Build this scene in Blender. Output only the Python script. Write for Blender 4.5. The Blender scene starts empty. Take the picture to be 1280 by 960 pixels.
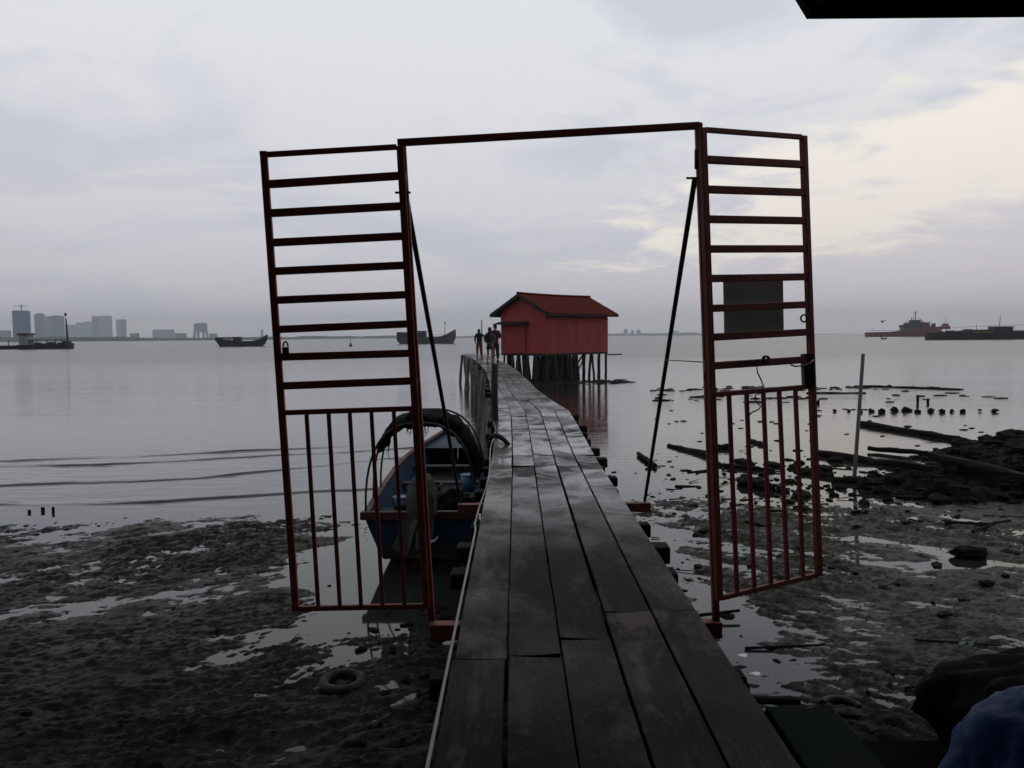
import bpy, bmesh, math, random
import numpy as np
from mathutils import Vector, Matrix, Euler, noise as mnoise

R = math.radians
random.seed(7)
rng = np.random.default_rng(11)
scene = bpy.context.scene
COL = scene.collection
EYE = 3.2            # eye height over the water (water z = 0)
F = 1000.0           # focal length in photo pixels (1280 wide)
PITCH = math.atan(59.3 / F)
ROLL = R(0.487)
CAMROT = Matrix.Rotation(R(90) - PITCH, 3, 'X') @ Matrix.Rotation(-ROLL, 3, 'Z')

def ray(px, py):
    return CAMROT @ Vector(((px - 640) / F, -(py - 480) / F, -1))
def P(px, py, Y):
    d = ray(px, py); t = Y / d.y
    return Vector((d.x * t, Y, EYE + d.z * t))
def H(px, py, z):
    d = ray(px, py); t = (z - EYE) / d.z
    return Vector((d.x * t, d.y * t, z))

# ------------------------------------------------------------------ mesh helpers
class MB:
    def __init__(s): s.v = []; s.f = []
    def add(s, vs, fs):
        o = len(s.v); s.v += [Vector(a) for a in vs]; s.f += [tuple(i + o for i in q) for q in fs]
    def beam(s, a, b, w, h, up=(0, 0, 1), w1=None, h1=None):
        a, b = Vector(a), Vector(b); d = (b - a).normalized(); up = Vector(up)
        sx = d.cross(up)
        if sx.length < 1e-4: sx = d.cross(Vector((1, 0, 0)))
        sx.normalize(); uz = sx.cross(d).normalized()
        w1 = w if w1 is None else w1; h1 = h if h1 is None else h1
        vs = []
        for p, ww, hh in ((a, w, h), (b, w1, h1)):
            for i, j in ((-1, -1), (1, -1), (1, 1), (-1, 1)):
                vs.append(p + sx * (i * ww / 2) + uz * (j * hh / 2))
        s.add(vs, [(3, 2, 1, 0), (4, 5, 6, 7), (0, 1, 5, 4), (1, 2, 6, 5), (2, 3, 7, 6), (3, 0, 4, 7)])
        return s
    def box(s, c, size, rz=0.0):
        c = Vector(c); m = Matrix.Rotation(rz, 3, 'Z'); vs = []
        for k in (-1, 1):
            for i, j in ((-1, -1), (1, -1), (1, 1), (-1, 1)):
                vs.append(c + m @ Vector((i * size[0] / 2, j * size[1] / 2, k * size[2] / 2)))
        s.add(vs, [(3, 2, 1, 0), (4, 5, 6, 7), (0, 1, 5, 4), (1, 2, 6, 5), (2, 3, 7, 6), (3, 0, 4, 7)])
        return s
    def tube(s, pts, r, n=8, caps=True, wob=0.0, flat=None):
        pts = [Vector(p) for p in pts]; rs = r if isinstance(r, (list, tuple)) else [r] * len(pts)
        rings = []; ref = None
        for i, p in enumerate(pts):
            d = (pts[min(i + 1, len(pts) - 1)] - pts[max(i - 1, 0)]).normalized()
            if ref is None:
                ref = Vector((0, 0, 1)) if abs(d.z) < .9 else Vector((1, 0, 0))
            sx = d.cross(ref).normalized(); ref = sx.cross(d).normalized()
            ring = []
            for k in range(n):
                a = 2 * math.pi * k / n; rr = rs[i] * (1 + (random.uniform(-wob, wob) if wob else 0))
                ring.append(p + (sx * math.cos(a) + ref * math.sin(a)) * rr)
            rings.append(ring)
        vs = [v for q in rings for v in q]; fs = []
        for i in range(len(pts) - 1):
            for k in range(n):
                a, b = i * n + k, i * n + (k + 1) % n
                fs.append((a, b, b + n, a + n))
        if caps: fs += [tuple(range(n))[::-1], tuple(range(len(vs) - n, len(vs)))]
        s.add(vs, fs); return s
    def quadstrip(s, A, B):
        n = len(A); s.add(list(A) + list(B), [(i, i + 1, n + i + 1, n + i) for i in range(n - 1)]); return s
    def slab(s, poly, thick):                       # horizontal polygon extruded downwards
        n = len(poly); top = [Vector(p) for p in poly]; bot = [p - Vector((0, 0, thick)) for p in top]
        s.add(top + bot, [tuple(range(n)), tuple(range(2 * n - 1, n - 1, -1))] + [(i, i + n, (i + 1) % n + n, (i + 1) % n) for i in range(n)])
        return s
    def prism(s, prof, a, b):                       # profile points list, offset vectors a -> b
        n = len(prof); a, b = Vector(a), Vector(b)
        s.add([Vector(p) + a for p in prof] + [Vector(p) + b for p in prof],
              [tuple(range(n))[::-1], tuple(range(n, 2 * n))] + [(i, (i + 1) % n, (i + 1) % n + n, i + n) for i in range(n)])
        return s
    def blob(s, c, r, sub=2, amp=.25, fr=1.6, seed=0.0):
        bm = bmesh.new(); bmesh.ops.create_icosphere(bm, subdivisions=sub, radius=1)
        c = Vector(c); r = Vector(r) if hasattr(r, '__len__') else Vector((r, r, r)); vs = []
        for v in bm.verts:
            k = 1 + amp * mnoise.noise(v.co * fr + Vector((seed, seed * 1.7, seed * .3))) * 2
            vs.append(c + Vector((v.co.x * r.x, v.co.y * r.y, v.co.z * r.z)) * k)
        fs = [tuple(v.index for v in f.verts) for f in bm.faces]
        s.add(vs, fs); bm.free(); return s
    def build(s, name, mat=None, parent=None, smooth=False, bevel=0.0, kind=None, origin=None):
        org = Vector(origin) if origin is not None else (parent_org(parent) if parent else Vector((0, 0, 0)))
        me = bpy.data.meshes.new(name)
        me.from_pydata([v - org for v in s.v], [], s.f); me.update()
        bm = bmesh.new(); bm.from_mesh(me); bmesh.ops.recalc_face_normals(bm, faces=bm.faces)
        if bevel:
            bmesh.ops.bevel(bm, geom=[e for e in bm.edges if e.is_manifold and e.calc_face_angle(0) > .6], offset=bevel, segments=1, affect='EDGES', profile=.5)
        bm.to_mesh(me); bm.free()
        if smooth:
            for p in me.polygons: p.use_smooth = True
        o = bpy.data.objects.new(name, me); COL.objects.link(o)
        if mat: me.materials.append(mat)
        if parent: o.parent = parent
        else: o.location = org
        if kind: o['kind'] = kind
        return o

def parent_org(p):
    v = Vector((0, 0, 0))
    while p: v += p.location; p = p.parent
    return v
def thing(name, label, cat, loc=(0, 0, 0), group=None):
    o = bpy.data.objects.new(name, None); COL.objects.link(o); o.location = loc; o.empty_display_size = .2
    return tag(o, label, cat, group)
def tag(o, label, cat, group=None):
    o['label'] = label; o['category'] = cat
    if group: o['group'] = group
    return o

# ------------------------------------------------------------------ materials
def newmat(name):
    m = bpy.data.materials.new(name); m.use_nodes = True; nt = m.node_tree
    return m, nt, nt.nodes['Principled BSDF']
def nd(nt, typ, ins=None, **kw):
    n = nt.nodes.new(typ)
    for k, v in kw.items(): setattr(n, k, v)
    for k, v in (ins or {}).items():
        if hasattr(v, 'type') and hasattr(v, 'links'): nt.links.new(v, n.inputs[k])
        else: n.inputs[k].default_value = v
    return n
def ramp(nt, fac, stops):
    n = nt.nodes.new('ShaderNodeValToRGB'); nt.links.new(fac, n.inputs[0]); e = n.color_ramp.elements
    while len(e) < len(stops): e.new(.5)
    for i, (p, c) in enumerate(stops): e[i].position = p; e[i].color = (*c, 1) if len(c) == 3 else c
    return n.outputs[0]
def coords(nt, scale=(1, 1, 1), kind='Object', rot=(0, 0, 0)):
    t = nd(nt, 'ShaderNodeTexCoord'); m = nd(nt, 'ShaderNodeMapping', {'Vector': t.outputs[kind], 'Scale': scale, 'Rotation': rot})
    return m.outputs[0]
def noise_tex(nt, vec, scale, detail=5, rough=.55, dist=0.0):
    return nd(nt, 'ShaderNodeTexNoise', {'Vector': vec, 'Scale': scale, 'Detail': detail, 'Roughness': rough, 'Distortion': dist}).outputs['Fac']
def bump(nt, b, height, strength=.4, dist=.02):
    n = nd(nt, 'ShaderNodeBump', {'Height': height, 'Strength': strength, 'Distance': dist}); nt.links.new(n.outputs[0], b.inputs['Normal'])

def generic(name, c0, c1, scale=6, rough=(.6, .85), bstr=.3, bdist=.01, stretch=(1, 1, 1), metal=0.0, spec=.4, varied=0.0):
    m, nt, b = newmat(name); v = coords(nt, stretch)
    n = noise_tex(nt, v, scale, 6, .62)
    col = ramp(nt, n, [(.3, c0), (.7, c1)])
    if varied:
        oi = nd(nt, 'ShaderNodeObjectInfo'); mr = nd(nt, 'ShaderNodeMapRange', {'Value': oi.outputs['Random'], 'To Min': 1 - varied, 'To Max': 1 + varied})
        mx = nd(nt, 'ShaderNodeVectorMath', {0: col, 1: (1, 1, 1)}, operation='MULTIPLY'); cb = nd(nt, 'ShaderNodeCombineXYZ', {0: mr.outputs[0], 1: mr.outputs[0], 2: mr.outputs[0]})
        nt.links.new(cb.outputs[0], mx.inputs[1]); col = mx.outputs[0]
    nt.links.new(col, b.inputs['Base Color'])
    r = nd(nt, 'ShaderNodeMapRange', {'Value': n, 'From Min': .3, 'From Max': .7, 'To Min': rough[0], 'To Max': rough[1]})
    nt.links.new(r.outputs[0], b.inputs['Roughness']); b.inputs['Metallic'].default_value = metal
    b.inputs['Specular IOR Level'].default_value = spec
    if bstr: bump(nt, b, noise_tex(nt, v, scale * 4, 5, .6), bstr, bdist)
    return m

M = {}
M['gate'] = generic('gate_red_paint', (.10, .017, .016), (.19, .031, .026), 9, (.45, .75), .35, .003, (1, 1, .5))
M['gate_lit'] = generic('gate_lit_orange', (.10, .028, .02), (.17, .05, .03), 14, (.5, .8), .3, .003)  # red gate paint shifted to orange, the lit look of the rear beam
M['rod'] = generic('brace_black', (.012, .011, .011), (.035, .022, .018), 12, (.5, .8), .3, .003)
M['wire'] = generic('pale_wire', (.32, .30, .26), (.45, .42, .36), 30, (.5, .7), 0)
M['wire_dark'] = generic('dark_wire', (.02, .02, .02), (.04, .035, .03), 30, (.5, .7), 0)
M['cable'] = generic('pale_cable', (.22, .215, .21), (.34, .33, .32), 8, (.5, .7), .1, .002)
M['board'] = generic('dark_board', (.26, .30, .30), (.32, .36, .35), 3, (.5, .7), .1, .002)
M['piling'] = generic('piling_wood', (.05, .047, .038), (.22, .205, .165), 4, (.6, .9), .8, .02, (3, 3, .5), varied=.35)
M['piling_dark'] = generic('piling_wet', (.012, .011, .009), (.035, .03, .024), 5, (.5, .85), .8, .02, (3, 3, .6), varied=.3)
M['beam'] = generic('beam_wood', (.006, .0055, .005), (.018, .016, .013), 5, (.75, .95), .6, .01, (.6, 3, 3), varied=.3, spec=.1)
M['log'] = generic('log_black', (.004, .004, .004), (.014, .012, .010), 5, (.7, .95), .9, .03, spec=.15)
M['rock'] = generic('rock_black', (.003, .003, .0032), (.010, .009, .008), 3, (.75, .98), .9, .04, spec=.08)
M['black_cloth'] = generic('black_tarp', (.003, .003, .0033), (.007, .007, .0075), 3, (.8, .97), .6, .02, spec=.06)
M['blue_tarp'] = generic('blue_tarp', (.004, .019, .085), (.009, .033, .125), 4, (.5, .7), .5, .015, spec=.15)
M['green_board'] = generic('green_board', (.003, .008, .007), (.006, .013, .011), 3, (.75, .95), .2, .004, spec=.04)
M['tyre'] = generic('tyre_rubber', (.008, .008, .008), (.02, .018, .016), 9, (.6, .85), .5, .006)
M['red_roof'] = generic('roof_rust', (.06, .010, .008), (.15, .022, .015), 1.3, (.85, .98), .3, .02, (1, 1, 1), spec=.05)
M['dark_trim'] = generic('dark_trim', (.010, .009, .009), (.022, .018, .016), 4, (.6, .9), .3, .01)
M['soot_roof'] = generic('old_zinc', (.006, .006, .006), (.016, .015, .014), 2, (.7, .95), .3, .01, spec=.1)
M['pole_grey'] = generic('pole_grey', (.06, .063, .066), (.11, .113, .116), 6, (.45, .7), .2, .004)
M['skin'] = generic('skin', (.25, .12, .08), (.32, .16, .11), 6, (.5, .6), 0)
M['hair'] = generic('hair', (.008, .006, .005), (.016, .012, .010), 20, (.5, .7), .3, .01)
M['hair_brown'] = generic('hair_brown', (.030, .018, .011), (.055, .034, .02), 20, (.5, .7), .3, .01)
M['cloth_black'] = generic('cloth_black', (.008, .008, .010), (.016, .016, .018), 9, (.8, .95), .3, .01)
M['cloth_red'] = generic('cloth_red', (.11, .022, .022), (.16, .035, .03), 9, (.8, .95), .3, .01)
M['cloth_grey'] = generic('cloth_grey', (.05, .048, .046), (.08, .075, .07), 9, (.8, .95), .3, .01)
M['cloth_maroon'] = generic('cloth_maroon', (.045, .012, .013), (.07, .018, .018), 9, (.8, .95), .3, .01)
M['boat_blue'] = generic('boat_blue', (.006, .021, .050), (.013, .042, .092), 3, (.6, .85), .3, .006, spec=.12)
M['boat_blue_light'] = generic('boat_blue_in', (.006, .026, .058), (.016, .05, .1), 3, (.5, .8), .3, .006)
M['boat_dark'] = generic('boat_bottom', (.008, .008, .009), (.02, .018, .016), 4, (.5, .8), .4, .008)
M['boat_rim'] = generic('boat_rim', (.045, .011, .009), (.09, .022, .016), 5, (.5, .8), .3, .006)
M['boat_floor'] = generic('boat_floor', (.018, .017, .016), (.04, .038, .035), 5, (.6, .9), .4, .008, (1, .3, 1))
M['cover'] = generic('motor_cover', (.03, .031, .029), (.07, .07, .064), 5, (.7, .95), .6, .02, varied=.1)
M['bucket'] = generic('bucket_blue', (.04, .12, .22), (.06, .16, .27), 5, (.3, .5), 0)
M['white_plastic'] = generic('white_plastic', (.55, .55, .54), (.7, .7, .68), 5, (.35, .6), .1, .003)
M['ship_red'] = generic('ship_red', (.15, .026, .032), (.22, .046, .05), .3, (.5, .8), 0)
M['ship_dark'] = generic('ship_dark', (.012, .013, .018), (.024, .025, .03), .3, (.5, .8), 0)
M['ship_grey'] = generic('ship_grey', (.045, .055, .06), (.08, .09, .095), .3, (.5, .8), 0)
M['ship_green'] = generic('ship_green', (.010, .034, .024), (.018, .055, .036), .3, (.5, .8), 0)
M['ship_white'] = generic('ship_white', (.22, .22, .2), (.36, .36, .33), .3, (.5, .8), 0)
M['ship_yellow'] = generic('ship_yellow', (.22, .18, .03), (.3, .25, .05), .3, (.5, .8), 0)
M['bird'] = generic('bird_feather', (.02, .018, .018), (.05, .045, .04), 6, (.7, .9), 0)
M['leafgreen'] = generic('leaf_green', (.012, .07, .03), (.02, .11, .05), 6, (.4, .6), 0)
M['land'] = generic('far_land', (.015, .028, .022), (.035, .05, .035), .02, (.9, 1), 0)

M['dark_plank'] = generic('dark_plank', (.003, .003, .003), (.006, .0055, .005), 5, (.85, .98), .5, .008, (1, 6, 1), spec=.03)
M['nail'] = generic('nail_rust', (.035, .014, .008), (.07, .03, .018), 30, (.7, .9), 0)
def rusty(name, c0, c1, rust, chip):
    m, nt, b = newmat(name); v = coords(nt)
    col = ramp(nt, noise_tex(nt, v, 7, 6, .6), [(.3, c0), (.7, c1)])
    r1 = ramp(nt, noise_tex(nt, v, 16, 8, .7, .6), [(.52, (0, 0, 0)), (.64, (1, 1, 1))])
    r2 = ramp(nt, noise_tex(nt, coords(nt, (3, 3, .8)), 38, 3, .5), [(.70, (0, 0, 0)), (.73, (1, 1, 1))])
    m1 = nd(nt, 'ShaderNodeMixRGB', {'Fac': r1, 'Color1': col, 'Color2': (*rust, 1)}); m2 = nd(nt, 'ShaderNodeMixRGB', {'Fac': r2, 'Color1': m1.outputs[0], 'Color2': (*chip, 1)})
    nt.links.new(m2.outputs[0], b.inputs['Base Color']); b.inputs['Roughness'].default_value = .62; b.inputs['Specular IOR Level'].default_value = .35
    bump(nt, b, noise_tex(nt, v, 60, 6, .65), .5, .003); return m
M['gate'] = rusty('gate_red_paint', (.15, .025, .021), (.25, .043, .034), (.11, .040, .021), (.42, .24, .17))
def deck_mat():
    m, nt, b = newmat('deck_wood')
    v = coords(nt, (1, 1, 1)); vs = coords(nt, (9, .55, 1))
    oi = nd(nt, 'ShaderNodeObjectInfo')
    off = nd(nt, 'ShaderNodeVectorMath', {0: vs, 1: (1, 1, 1)}, operation='ADD')
    sc = nd(nt, 'ShaderNodeMath', {0: oi.outputs['Random'], 1: 57.0}, operation='MULTIPLY'); cb = nd(nt, 'ShaderNodeCombineXYZ', {0: sc.outputs[0], 1: sc.outputs[0], 2: sc.outputs[0]})
    nt.links.new(cb.outputs[0], off.inputs[1])
    grain = noise_tex(nt, off.outputs[0], 6, 8, .65, .6)
    off2 = nd(nt, 'ShaderNodeVectorMath', {0: v, 1: cb.outputs[0]}, operation='ADD')
    offs = nd(nt, 'ShaderNodeVectorMath', {0: off2.outputs[0], 1: (1.6, .5, 1)}, operation='MULTIPLY')
    patch = noise_tex(nt, offs.outputs[0], 2.3, 7, .66, .5)
    blot = noise_tex(nt, v, .75, 4, .5)
    col = ramp(nt, grain, [(.28, (.0018, .0018, .0018)), (.5, (.0065, .0063, .0063)), (.74, (.018, .0172, .017))])
    fine = noise_tex(nt, off2.outputs[0], 9.0, 7, .7, .3)
    pf = nd(nt, 'ShaderNodeMath', {0: nd(nt, 'ShaderNodeMath', {0: patch, 1: .72}, operation='MULTIPLY').outputs[0], 1: nd(nt, 'ShaderNodeMath', {0: fine, 1: .28}, operation='MULTIPLY').outputs[0]}, operation='ADD').outputs[0]
    worn = ramp(nt, pf, [(.50, (0, 0, 0)), (.60, (1, 1, 1))])
    mixw = nd(nt, 'ShaderNodeMixRGB', {'Color1': col, 'Color2': (.085, .080, .079, 1)})
    mw = nd(nt, 'ShaderNodeMath', {0: worn, 1: .62}, operation='MULTIPLY'); nt.links.new(mw.outputs[0], mixw.inputs['Fac'])
    mr = nd(nt, 'ShaderNodeMapRange', {'Value': oi.outputs['Random'], 'To Min': .62, 'To Max': 1.3})
    mul = nd(nt, 'ShaderNodeMixRGB', {'Fac': 1.0, 'Color1': mixw.outputs[0]}, blend_type='MULTIPLY')
    c3 = nd(nt, 'ShaderNodeCombineXYZ', {0: mr.outputs[0], 1: mr.outputs[0], 2: mr.outputs[0]}); nt.links.new(c3.outputs[0], mul.inputs['Color2'])
    brn = nd(nt, 'ShaderNodeMapRange', {'Value': oi.outputs['Random'], 'From Min': .70, 'From Max': .74, 'To Min': 0.0, 'To Max': .75})
    mb_ = nd(nt, 'ShaderNodeMixRGB', {'Fac': brn.outputs[0], 'Color1': mul.outputs[0], 'Color2': nd(nt, 'ShaderNodeMixRGB', {'Fac': 1.0, 'Color1': mul.outputs[0], 'Color2': (1.3, 1.08, 1.0, 1)}, blend_type='MULTIPLY').outputs[0]})
    nt.links.new(mb_.outputs[0], b.inputs['Base Color'])
    r = nd(nt, 'ShaderNodeMapRange', {'Value': blot, 'From Min': .38, 'From Max': .62, 'To Min': .20, 'To Max': .55}); nt.links.new(r.outputs[0], b.inputs['Roughness'])
    b.inputs['Specular IOR Level'].default_value = .03
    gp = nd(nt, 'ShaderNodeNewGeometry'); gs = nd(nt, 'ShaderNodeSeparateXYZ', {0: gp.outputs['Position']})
    w0 = nd(nt, 'ShaderNodeMapRange', {'Value': gs.outputs[1], 'From Min': 5.2, 'From Max': 8.6, 'To Min': 0.0, 'To Max': 1.0}).outputs[0]  # coat masked by distance, put in to brighten the middle stretch with sheen
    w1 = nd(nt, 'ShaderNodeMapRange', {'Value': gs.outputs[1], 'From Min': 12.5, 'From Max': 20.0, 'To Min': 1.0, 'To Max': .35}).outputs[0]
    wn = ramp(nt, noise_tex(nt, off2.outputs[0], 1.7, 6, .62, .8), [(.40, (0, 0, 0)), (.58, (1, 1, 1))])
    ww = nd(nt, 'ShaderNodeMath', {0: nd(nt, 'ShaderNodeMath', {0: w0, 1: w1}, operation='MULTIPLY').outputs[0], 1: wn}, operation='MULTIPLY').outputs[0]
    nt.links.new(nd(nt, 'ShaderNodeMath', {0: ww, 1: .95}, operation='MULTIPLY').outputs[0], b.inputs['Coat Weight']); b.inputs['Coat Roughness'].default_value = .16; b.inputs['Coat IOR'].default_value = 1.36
    hh = nd(nt, 'ShaderNodeMath', {0: grain, 1: patch}, operation='ADD')
    bump(nt, b, hh.outputs[0], .8, .012)
    return m
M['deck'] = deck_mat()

def shack_mat(name, c0, c1, axis):
    m, nt, b = newmat(name); v = coords(nt); 
    w = nd(nt, 'ShaderNodeTexWave', {'Vector': coords(nt), 'Scale': 5.2, 'Distortion': .15, 'Detail': 1.0}, bands_direction=axis).outputs['Fac']
    n = noise_tex(nt, coords(nt, (1, 1, .35)), 1.6, 6, .6)
    st = ramp(nt, noise_tex(nt, coords(nt, (2.2, 2.2, .22)), 1.1, 6, .65, .4), [(.50, (0, 0, 0)), (.70, (1, 1, 1))])
    sf = nd(nt, 'ShaderNodeMath', {0: st, 1: .85}, operation='MULTIPLY').outputs[0]
    mxs = nd(nt, 'ShaderNodeMixRGB', {'Fac': sf, 'Color1': ramp(nt, n, [(.3, c0), (.7, c1)]), 'Color2': (.20, .058, .054, 1)})
    seam = ramp(nt, w, [(.0, (.45, .45, .45)), (.10, (1, 1, 1))]); mxm = nd(nt, 'ShaderNodeMixRGB', {'Fac': .8, 'Color1': mxs.outputs[0], 'Color2': seam}, blend_type='MULTIPLY')
    nt.links.new(mxm.outputs[0], b.inputs['Base Color']); b.inputs['Roughness'].default_value = .75; b.inputs['Specular IOR Level'].default_value = .2
    bump(nt, b, w, .5, .03); return m
M['shack_x'] = shack_mat('shack_red_boards', (.34, .060, .056), (.45, .080, .074), 'X')
M['shack_door'] = shack_mat('shack_door_red', (.32, .050, .047), (.40, .062, .058), 'X')

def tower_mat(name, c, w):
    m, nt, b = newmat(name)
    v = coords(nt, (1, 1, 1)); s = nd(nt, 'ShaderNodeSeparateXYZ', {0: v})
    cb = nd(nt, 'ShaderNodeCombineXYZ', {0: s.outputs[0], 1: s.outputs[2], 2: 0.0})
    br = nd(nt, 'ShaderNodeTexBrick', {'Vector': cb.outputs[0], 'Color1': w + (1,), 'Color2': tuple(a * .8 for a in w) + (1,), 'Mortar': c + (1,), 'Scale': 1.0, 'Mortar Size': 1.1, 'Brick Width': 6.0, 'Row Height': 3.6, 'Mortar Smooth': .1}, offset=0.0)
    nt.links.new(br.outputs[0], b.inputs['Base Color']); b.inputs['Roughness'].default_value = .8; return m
M['tower_dark'] = tower_mat('tower_dark', (.06, .17, .34), (.04, .13, .27))  # blue of the haze is mixed into the tower colours
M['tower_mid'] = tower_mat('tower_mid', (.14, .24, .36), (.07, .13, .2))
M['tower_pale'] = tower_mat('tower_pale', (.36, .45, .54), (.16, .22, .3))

def mud_mat():
    m, nt, b = newmat('wet_mud')
    g = nd(nt, 'ShaderNodeNewGeometry'); s = nd(nt, 'ShaderNodeSeparateXYZ', {0: g.outputs['Position']})
    v = coords(nt)
    n1 = noise_tex(nt, v, 1.1, 7, .62); n2 = noise_tex(nt, v, 14, 6, .65)
    add = nd(nt, 'ShaderNodeMath', {0: n1, 1: n2}, operation='ADD'); hf = nd(nt, 'ShaderNodeMath', {0: add.outputs[0], 1: .5}, operation='MULTIPLY')
    col = ramp(nt, hf.outputs[0], [(.40, (.0030, .0023, .0013)), (.50, (.0140, .0104, .0060)), (.62, (.042, .032, .0185))])
    nt.links.new(col, b.inputs['Base Color'])
    wet = nd(nt, 'ShaderNodeMapRange', {'Value': s.outputs[2], 'From Min': .0, 'From Max': .10, 'To Min': .22, 'To Max': .55})
    r2 = nd(nt, 'ShaderNodeMath', {0: wet.outputs[0], 1: nd(nt, 'ShaderNodeMapRange', {'Value': n1, 'From Min': .3, 'From Max': .7, 'To Min': -.06, 'To Max': .14}).outputs[0]}, operation='ADD')
    nt.links.new(r2.outputs[0], b.inputs['Roughness'])
    b.inputs['Specular IOR Level'].default_value = .09
    mus = nd(nt, 'ShaderNodeTexNoise', {'Vector': coords(nt, (1, 2.4, 1), rot=(0, 0, .35)), 'Scale': 20, 'Detail': 9, 'Roughness': .76}).outputs['Fac']
    bump(nt, b, mus, 1.0, .055)
    cb_ = nd(nt, 'ShaderNodeBump', {'Height': mus, 'Strength': .35, 'Distance': .03}); nt.links.new(cb_.outputs[0], b.inputs['Coat Normal'])
    film = nd(nt, 'ShaderNodeMapRange', {'Value': s.outputs[2], 'From Min': .01, 'From Max': .10, 'To Min': .20, 'To Max': .02}); nt.links.new(film.outputs[0], b.inputs['Coat Weight'])
    b.inputs['Coat Roughness'].default_value = .17; b.inputs['Coat IOR'].default_value = 1.33; return m
M['mud'] = mud_mat()

def water_mat():
    m, nt, b = newmat('sea_water')
    b.inputs['Base Color'].default_value = (.022, .023, .022, 1); b.inputs['Roughness'].default_value = .045
    b.inputs['IOR'].default_value = 1.33
    g = nd(nt, 'ShaderNodeNewGeometry'); s = nd(nt, 'ShaderNodeSeparateXYZ', {0: g.outputs['Position']})
    ro = nd(nt, 'ShaderNodeMapRange', {'Value': s.outputs[1], 'From Min': 40.0, 'From Max': 120.0, 'To Min': .045, 'To Max': .26}); nt.links.new(ro.outputs[0], b.inputs['Roughness'])
    n1 = noise_tex(nt, coords(nt, (.40, 1.7, 1)), 2.6, 4, .55, .3)
    n2 = noise_tex(nt, coords(nt, (.12, .5, 1)), .6, 3, .5, .3)
    n3 = noise_tex(nt, coords(nt, (.010, .035, 1)), 1.0, 3, .5, .2)
    a = nd(nt, 'ShaderNodeMath', {0: n1, 1: .42}, operation='MULTIPLY'); c = nd(nt, 'ShaderNodeMath', {0: a.outputs[0], 1: n2}, operation='ADD')
    # calm pools near shore, ripples offshore, wind streaks further out
    fade = nd(nt, 'ShaderNodeMapRange', {'Value': s.outputs[1], 'From Min': 12.5, 'From Max': 34.0, 'To Min': .06, 'To Max': 1.45})
    st = nd(nt, 'ShaderNodeMapRange', {'Value': n3, 'From Min': .40, 'From Max': .62, 'To Min': .35, 'To Max': 1.0})
    h = nd(nt, 'ShaderNodeMath', {0: c.outputs[0], 1: fade.outputs[0]}, operation='MULTIPLY')
    h2 = nd(nt, 'ShaderNodeMath', {0: h.outputs[0], 1: st.outputs[0]}, operation='MULTIPLY')
    bump(nt, b, h2.outputs[0], .55, .055); return m
M['water'] = water_mat()

# ------------------------------------------------------------------ numpy gradient noise
_perm = rng.permutation(512); _perm = np.concatenate([_perm, _perm]); _ang = rng.random(512) * 2 * np.pi
_gx, _gy = np.cos(_ang), np.sin(_ang)
def pnoise(x, y):
    xi = np.floor(x).astype(int); yi = np.floor(y).astype(int); fx, fy = x - xi, y - yi
    u = fx * fx * fx * (fx * (fx * 6 - 15) + 10); w = fy * fy * fy * (fy * (fy * 6 - 15) + 10)
    def g(ix, iy, dx, dy):
        h = _perm[(_perm[ix & 511] + iy) & 511]; return _gx[h] * dx + _gy[h] * dy
    a = g(xi, yi, fx, fy); b = g(xi + 1, yi, fx - 1, fy); c = g(xi, yi + 1, fx, fy - 1); d = g(xi + 1, yi + 1, fx - 1, fy - 1)
    return (a + u * (b - a)) * (1 - w) + (c + u * (d - c)) * w
def fbm(x, y, oct=4, gain=.5):
    s = 0; a = 1; 
    for i in range(oct): s = s + a * pnoise(x + 17.3 * i, y - 9.1 * i); x = x * 2.03; y = y * 2.03; a *= gain
    return s
def sstep(a, b, x):
    t = np.clip((x - a) / (b - a), 0, 1); return t * t * (3 - 2 * t)

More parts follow.
